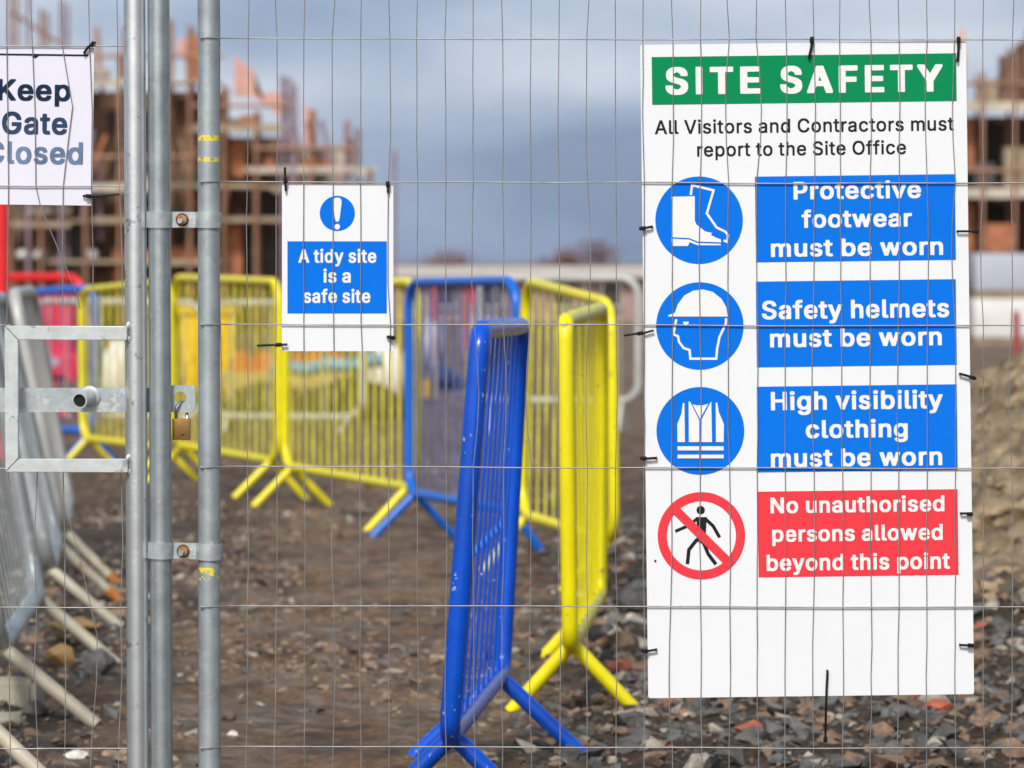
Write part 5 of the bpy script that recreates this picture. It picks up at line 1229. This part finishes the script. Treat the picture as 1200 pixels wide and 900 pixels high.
class Board:
    """a flat notice on the fence; entries are given in photo pixels and un-rotated into its own frame"""
    def __init__(s_, name, label, cx, cy, rot, dy, cat="sign"):
        s_.cx, s_.cy, s_.a = cx, cy, R(rot)
        s_.root = empty(name, Q(cx, cy, dy), (0, -R(rot), 0))
        tag(s_.root, label, cat)
    def xy(s_, px, py):
        dx, dz = (px - s_.cx) / FS, -(py - s_.cy) / FS
        c, n = math.cos(s_.a), math.sin(s_.a)
        return (dx * c + dz * n, -dx * n + dz * c)
    def poly(s_, name, pts, m, y, parent=None, raw=False):
        b = bmesh.new()
        vs = [b.verts.new((q[0], y, q[1])) for q in (pts if raw else [s_.xy(*p) for p in pts])]
        f = b.faces.new(vs)
        bmesh.ops.triangulate(b, faces=[f], ngon_method='EAR_CLIP')
        return s_.fin(name, b, m, parent)
    def fin(s_, name, b, m, parent=None):
        for f in b.faces:
            f.normal_update()
            if f.normal.y > 0: f.normal_flip()
        me = bpy.data.meshes.new(name)
        b.to_mesh(me); b.free()
        me.materials.append(m)
        o = bpy.data.objects.new(name, me)
        COL.objects.link(o)
        o.parent = parent or s_.root
        return o
    def rect(s_, name, cx, cy, w, h, m, y, parent=None):
        x, z = s_.xy(cx, cy)
        w, h = w / FS / 2, h / FS / 2
        return s_.poly(name, [(x - w, z - h), (x + w, z - h), (x + w, z + h), (x - w, z + h)], m, y, parent, True)
    def disc(s_, name, cx, cy, r, m, y, parent=None, inner=0):
        x, z = s_.xy(cx, cy)
        n = 64
        b = bmesh.new()
        o = [b.verts.new((x + r / FS * math.cos(2 * math.pi * k / n), y, z + r / FS * math.sin(2 * math.pi * k / n))) for k in range(n)]
        if inner:
            i_ = [b.verts.new((x + inner / FS * math.cos(2 * math.pi * k / n), y, z + inner / FS * math.sin(2 * math.pi * k / n))) for k in range(n)]
            for k in range(n): b.faces.new((o[k], o[(k + 1) % n], i_[(k + 1) % n], i_[k]))
        else: b.faces.new(o)
        return s_.fin(name, b, m, parent)
    def strokes(s_, name, lines, m, y, parent=None, polys=()):
        """mitred ribbons and filled polygons in one flat printed mesh"""
        b = bmesh.new()
        for pts, w in lines:
            q = [Vector(s_.xy(*p)) for p in pts]
            L_, R_ = [], []
            for i in range(len(q)):
                d0 = (q[i] - q[i - 1]).normalized() if i else (q[1] - q[0]).normalized()
                d1 = (q[i + 1] - q[i]).normalized() if i < len(q) - 1 else d0
                n0, n1 = Vector((-d0.y, d0.x)), Vector((-d1.y, d1.x))
                mt = (n0 + n1).normalized()
                k = (w / FS / 2) / max(.45, mt.dot(n0))
                L_.append(b.verts.new((q[i].x + mt.x * k, y, q[i].y + mt.y * k)))
                R_.append(b.verts.new((q[i].x - mt.x * k, y, q[i].y - mt.y * k)))
            for i in range(len(q) - 1):
                b.faces.new((L_[i], L_[i + 1], R_[i + 1], R_[i]))
        for y_k, pts in enumerate(polys):
            q = [s_.xy(*p) for p in pts]
            vv = [b.verts.new((p[0], y - .0002 - .00012 * y_k, p[1])) for p in q]
            for t in tessellate_polygon([[Vector((p[0], p[1], 0)) for p in q]]):
                b.faces.new([vv[i] for i in t])
        return s_.fin(name, b, m, parent)
    def text(s_, body, x0, x1, base, cap, m, y, parent=None, weight='b', track=0):
        """lettering fitted so that it spans x0..x1 with its baseline through (centre, base)"""
        me = text_mesh(body, weight, track)
        ext = {'b': .019, 'x': .027, 'm': .012}[weight]
        xs = [v.co.x for v in me.vertices]
        lo, hi = min(xs), max(xs)
        kx = (x1 - x0) / FS / (hi - lo)
        kz = cap / FS / (.516 + 2 * ext)
        cx, cz = s_.xy((x0 + x1) / 2, base)
        for v in me.vertices:
            v.co = ((v.co.x - (lo + hi) / 2) * kx + cx, y, (v.co.y + ext) * kz + cz)
        me.name = "lettering"
        me.materials.append(m)
        for p in me.polygons:
            if p.normal.y > 0: p.flip()
        me.update()
        o = bpy.data.objects.new("lettering", me)
        COL.objects.link(o)
        o.parent = parent or s_.root
        return o

# ---- big safety sign
S = Board("safety_sign", "big white site safety sign with green header and four pictograms on the fence", 946, 433, .72, .0034)
hw, hh_ = 382 / FS / 2, 766 / FS / 2
bm = bmesh.new()
rc = .0045
prism(bm, [(sx * (hw - rc) + rc * math.cos(R(a0 + 15 * k)), sz * (hh_ - rc) + rc * math.sin(R(a0 + 15 * k))) for sx, sz, a0 in ((1, 1, 0), (-1, 1, 90), (-1, -1, 180), (1, -1, 270)) for k in range(7)], 0, .004)
link("board", bm, M['white'], S.root, False)
L1, L2, L3, L4 = -.0006, -.0012, -.0018, -.0024
hp = S.rect("header_panel", 942.5, 92.5, 357, 56, M['sign_green'], L1)
S.text("SITE", 780, 891, 110.3, 32.5, M['white_print'], L2, hp, 'x', 60)
S.text("SAFETY", 914.5, 1105, 108.4, 32.5, M['white_print'], L2, hp, 'x', 60)
S.text("All Visitors and Contractors must", 767.5, 1118, 155, 16.5, M['ink'], L1, None, 'm', 6)
S.text("report to the Site Office", 817, 1062, 182, 16.5, M['ink'], L1, None, 'm', 6)
for cy, lines, m in ((255.7, (("Protective", 930, 1079.5, 233, 21), ("footwear", 939.5, 1069, 266.3, 21), ("must be worn", 903.5, 1105.5, 300, 21)), 'sign_blue'),
                     (378.8, (("Safety helmets", 893, 1112.5, 373, 22), ("must be worn", 902.5, 1104, 406, 21.5)), 'sign_blue'),
                     (502, (("High visibility", 903.5, 1105, 479.8, 22), ("clothing", 944.5, 1064, 513, 21.5), ("must be worn", 903.5, 1104.5, 546.5, 21.5)), 'sign_blue'),
                     (625, (("No unauthorised", 903, 1107, 600.5, 19), ("persons allowed", 905, 1105, 634, 19), ("beyond this point", 898.5, 1113.5, 668, 19.5)), 'sign_red')):
    pn = S.rect("instruction_panel", 1003.6 + (cy - 378) * .0085, cy, 234.5, 100.5, M[m], L1)
    for body, x0, x1, base, cap in lines:
        S.text(body, x0, x1, base, cap, M['white_print'], L2, pn, 'b', 0)
def zf(x0, y0, k=3.4615):
    return lambda pts: [(x0 + a / k, y0 + c / k) for a, c in pts]
za = zf(740, 180); zb = zf(740, 430)
d = S.disc("pictogram_disc", 819.3, 258, 51.3, M['sign_blue'], L1)
S.strokes("boot_symbol", [(za([(241, 168), (246, 128), (333, 149), (306, 243), (346, 300), (380, 316), (392, 330), (389, 358), (374, 352)]), 2.7),
                          ], M['white_print'], L2, d,
          [za([(162, 175), (257, 173), (257, 272), (264, 288), (300, 316), (328, 322), (322, 330), (345, 342), (362, 347), (364, 360), (268, 357), (236, 343), (163, 339), (166, 300)]),
           za([(162, 345), (234, 349), (268, 363), (362, 366), (362, 372), (268, 372), (236, 359), (229, 375), (164, 375)])])
d = S.disc("pictogram_disc", 820.2, 382, 51.3, M['sign_blue'], L1)
S.strokes("helmet_head_symbol", [(za([(182, 672), (170, 733), (189, 741), (193, 764), (212, 789), (236, 797), (239, 832), (344, 832), (348, 790), (357, 745), (383, 690), (384, 668)]), 2.7)], M['white_print'], L2, d,
          [za([(149, 661), (150, 655), (176, 646), (188, 612), (214, 576), (250, 556), (290, 551), (330, 561), (365, 589), (384, 622), (391, 661)]),
           za([(209, 682), (233, 682), (231, 691), (221, 696), (211, 691)])])
d = S.disc("pictogram_disc", 820.8, 505, 51.5, M['sign_blue'], L1)
S.strokes("vest_symbol", [], M['white_print'], L2, d,
          [zb(q) for q in ([(208, 147), (215, 147), (217, 305), (187, 305), (186, 232), (203, 190)], [(232, 140), (238, 141), (275, 216), (275, 305), (233, 305)], [(282, 218), (318, 150), (324, 140), (327, 305), (282, 305)],
                           [(248, 152), (264, 156), (294, 155), (312, 149), (278, 211)], [(342, 145), (348, 145), (355, 185), (375, 232), (374, 305), (343, 305)],
                           [(187, 322), (275, 322), (275, 339), (187, 339)], [(282, 322), (374, 322), (374, 339), (282, 339)], [(187, 356), (275, 356), (275, 371), (187, 371)], [(282, 356), (374, 356), (374, 371), (282, 371)])])
d = S.disc("pictogram_ring", 822, 628, 51.3, M['sign_red'], L1, None, 40.5)
S.strokes("walking_figure_symbol", [(zb([(266, 616), (236, 642), (178, 667)]), 3.6), (zb([(300, 616), (332, 646), (358, 692)]), 3.9), (zb([(266, 700), (233, 742), (227, 800)]), 4.2), (zb([(292, 712), (312, 760), (343, 801)]), 4.2)], M['ink'], L1, None,
          [zb([(281 + 17 * math.cos(k * math.pi / 10), 581 + 17 * math.sin(k * math.pi / 10)) for k in range(20)])])
S.strokes("walking_figure_symbol", [], M['ink'], L1 - .0003, None, [zb([(262, 609), (306, 609), (302, 668), (300, 722), (284, 716), (262, 704), (268, 668)])])
S.strokes("prohibition_bar", [([(787, 593), (857, 662)], 10.5)], M['sign_red'], L2)
b = bmesh.new(); x, z = S.xy(768, 657.5); bmesh.ops.create_icosphere(b, subdivisions=2, radius=.0022, matrix=Matrix.Translation((x, -.0005, z))); link("rivet", b, M['dark'], S.root)

# ---- small tidy site sign
T = Board("tidy_site_sign", "small white notice about a tidy site, tied beside the paired tubes", 395.6, 313.8, 0, .0034)
bm = bmesh.new(); box(bm, (0, .0015, 0), (130.5 / FS, .003, 195.5 / FS)); link("board", bm, M['white'], T.root, False)
d = T.disc("pictogram_disc", 395.2, 250, 20.6, M['sign_blue'], L1)
zc = zf(240, 0, 3.0)
T.strokes("exclamation_symbol", [], M['white_print'], L2, d, [zc([(450, 712), (452, 700), (459, 695), (472, 695), (479, 700), (481, 712), (474, 768), (470, 779), (461, 779), (457, 768)]),
          zc([(465.5 + 10 * math.cos(k * math.pi / 8), 797 + 10 * math.sin(k * math.pi / 8)) for k in range(16)])])
pn = T.rect("instruction_panel", 395, 325, 116.5, 84.5, M['sign_blue'], L1)
T.text("A tidy site", 349.5, 441, 308, 16.3, M['white_print'], L2, pn, 'b', 0)
T.text("is a", 379, 411, 331.3, 16.3, M['white_print'], L2, pn, 'b', 0)
T.text("safe site", 355.5, 434, 355, 16.3, M['white_print'], L2, pn, 'b', 0)

# ---- keep gate closed notice on the gate leaf
K = Board("gate_notice", "lilac white keep gate closed notice with sheen painted into its letters on the gate", 38, 147.5, -.7, .0034)
bm = bmesh.new()
w2, h2 = 142 / FS / 2, 185 / FS / 2
box(bm, (0, .0012, 0), (2 * w2, .0024, 2 * h2))
bd = link("board", bm, M['lilac'], K.root, False)
K.rect("slot", 32, 64, 143, 2.2, M['navy_ink'], -.0006)
K.strokes("slot_tab", [], M['navy_ink'], -.0006, None, [[(36, 65), (46, 65), (41, 68.5)]])
K.text("Keep", -3, 82.5, 118, 25.5, M['navy_ink'], -.0009, None, 'b', 0)
K.text("Gate", 2, 78.5, 157.3, 26.5, M['navy_half_sheen'], -.0009, None, 'b', 0)
K.text("Closed", -18, 97, 192, 26.5, M['navy_sheen'], -.0009, None, 'b', 0)

# ------------------------------------------------------------------ cable ties
def tie(label, pts, head, w=2.4, dy=-.0045):
    b = bmesh.new()
    q = [Q(x, y, dy) for x, y in pts]
    r = w / FS / 2
    q = [q[0] + Vector((0, .012, 0))] + q + ([q[-1] + Vector((0, .010, 0))] if len(pts) < 4 else [])
    tube(b, q, r, 8)
    hx, hy = head
    c = Q(hx, hy, dy - .001)
    k = (Vector(q[2]) - Vector(q[1])).normalized()
    ang = math.atan2(k.z, k.x)
    box(b, c, (7 / FS, 4.2 / FS, 4.6 / FS), Matrix.Rotation(-ang, 3, 'Y'), bevel=.0012)
    o = link("cable_tie", b, M['black'], None, True, 40, origin=q[1])
    tag(o, label, "cable tie", "black cable ties holding the notices")
tie("black cable tie at the middle of the big sign's top edge", [(952, 44), (951, 54), (948, 67)], (951, 47), 3.2)
tie("black cable tie at the big sign's top right corner", [(1123, 44), (1123, 57), (1122, 71)], (1123, 47), 3.2)
tie("black cable tie on the big sign's left edge beside the boot pictogram", [(750, 268), (757, 267), (764, 265.5)], (753, 267.5), 3)
tie("black cable tie with long tail on the big sign's left edge beside the helmet pictogram", [(732, 393), (742, 391.5), (755, 390), (766, 387)], (750, 390.6), 2.6)
tie("black cable tie on the big sign's left edge beside the vest pictogram", [(751, 537), (760, 537.2), (769, 536.5)], (754, 537), 3)
tie("black cable tie on the big sign's left edge at its blank foot", [(752, 762.5), (760, 762.5), (769, 761)], (756, 762.6), 2.8)
tie("black cable tie on the big sign's right edge beside protective footwear", [(1122, 271), (1132, 271), (1146, 271.5)], (1143, 271.3), 2.6)
tie("black cable tie on the big sign's right edge between helmets and visibility panels", [(1125, 438), (1134, 440.5), (1143, 443.5)], (1139, 442.4), 3)
tie("black cable tie on the big sign's right edge beside the red panel", [(1126, 601.5), (1133, 601.5), (1139, 603)], (1136, 602.2), 2.8)
tie("black cable tie on the big sign's right edge at its blank foot", [(1125, 755.5), (1133, 756), (1140, 756)], (1137, 756), 2.8)
tie("long black cable tie standing up from the big sign's bottom edge", [(969.5, 786), (968.5, 805), (967.5, 840), (967, 869)], (967, 866), 2.8)
tie("black cable tie with upright tail at the tidy sign's top left corner", [(334, 197), (334.3, 208), (335, 223)], (334.6, 211), 2.8)
tie("black cable tie at the tidy sign's top right corner", [(454.5, 214), (454.7, 219), (454.7, 225)], (454.6, 216), 2.8)
tie("black cable tie with tail on the tidy sign's left edge", [(302, 405), (314, 404.4), (326, 404), (337, 403.6)], (327, 404), 2.8)
tie("short black cable tie on the tidy sign's right edge", [(454, 394.5), (458, 395.3), (462.5, 396)], (459, 395.5), 2.8)
tie("black cable tie slanting at the gate notice's top right corner", [(99, 62), (103, 56), (111, 50)], (108.5, 52), 3.2)
tie("black cable tie below the gate notice's right corner", [(98, 229.5), (106, 230), (120, 229), (140, 227.5)], (104, 229.8), 2.6)
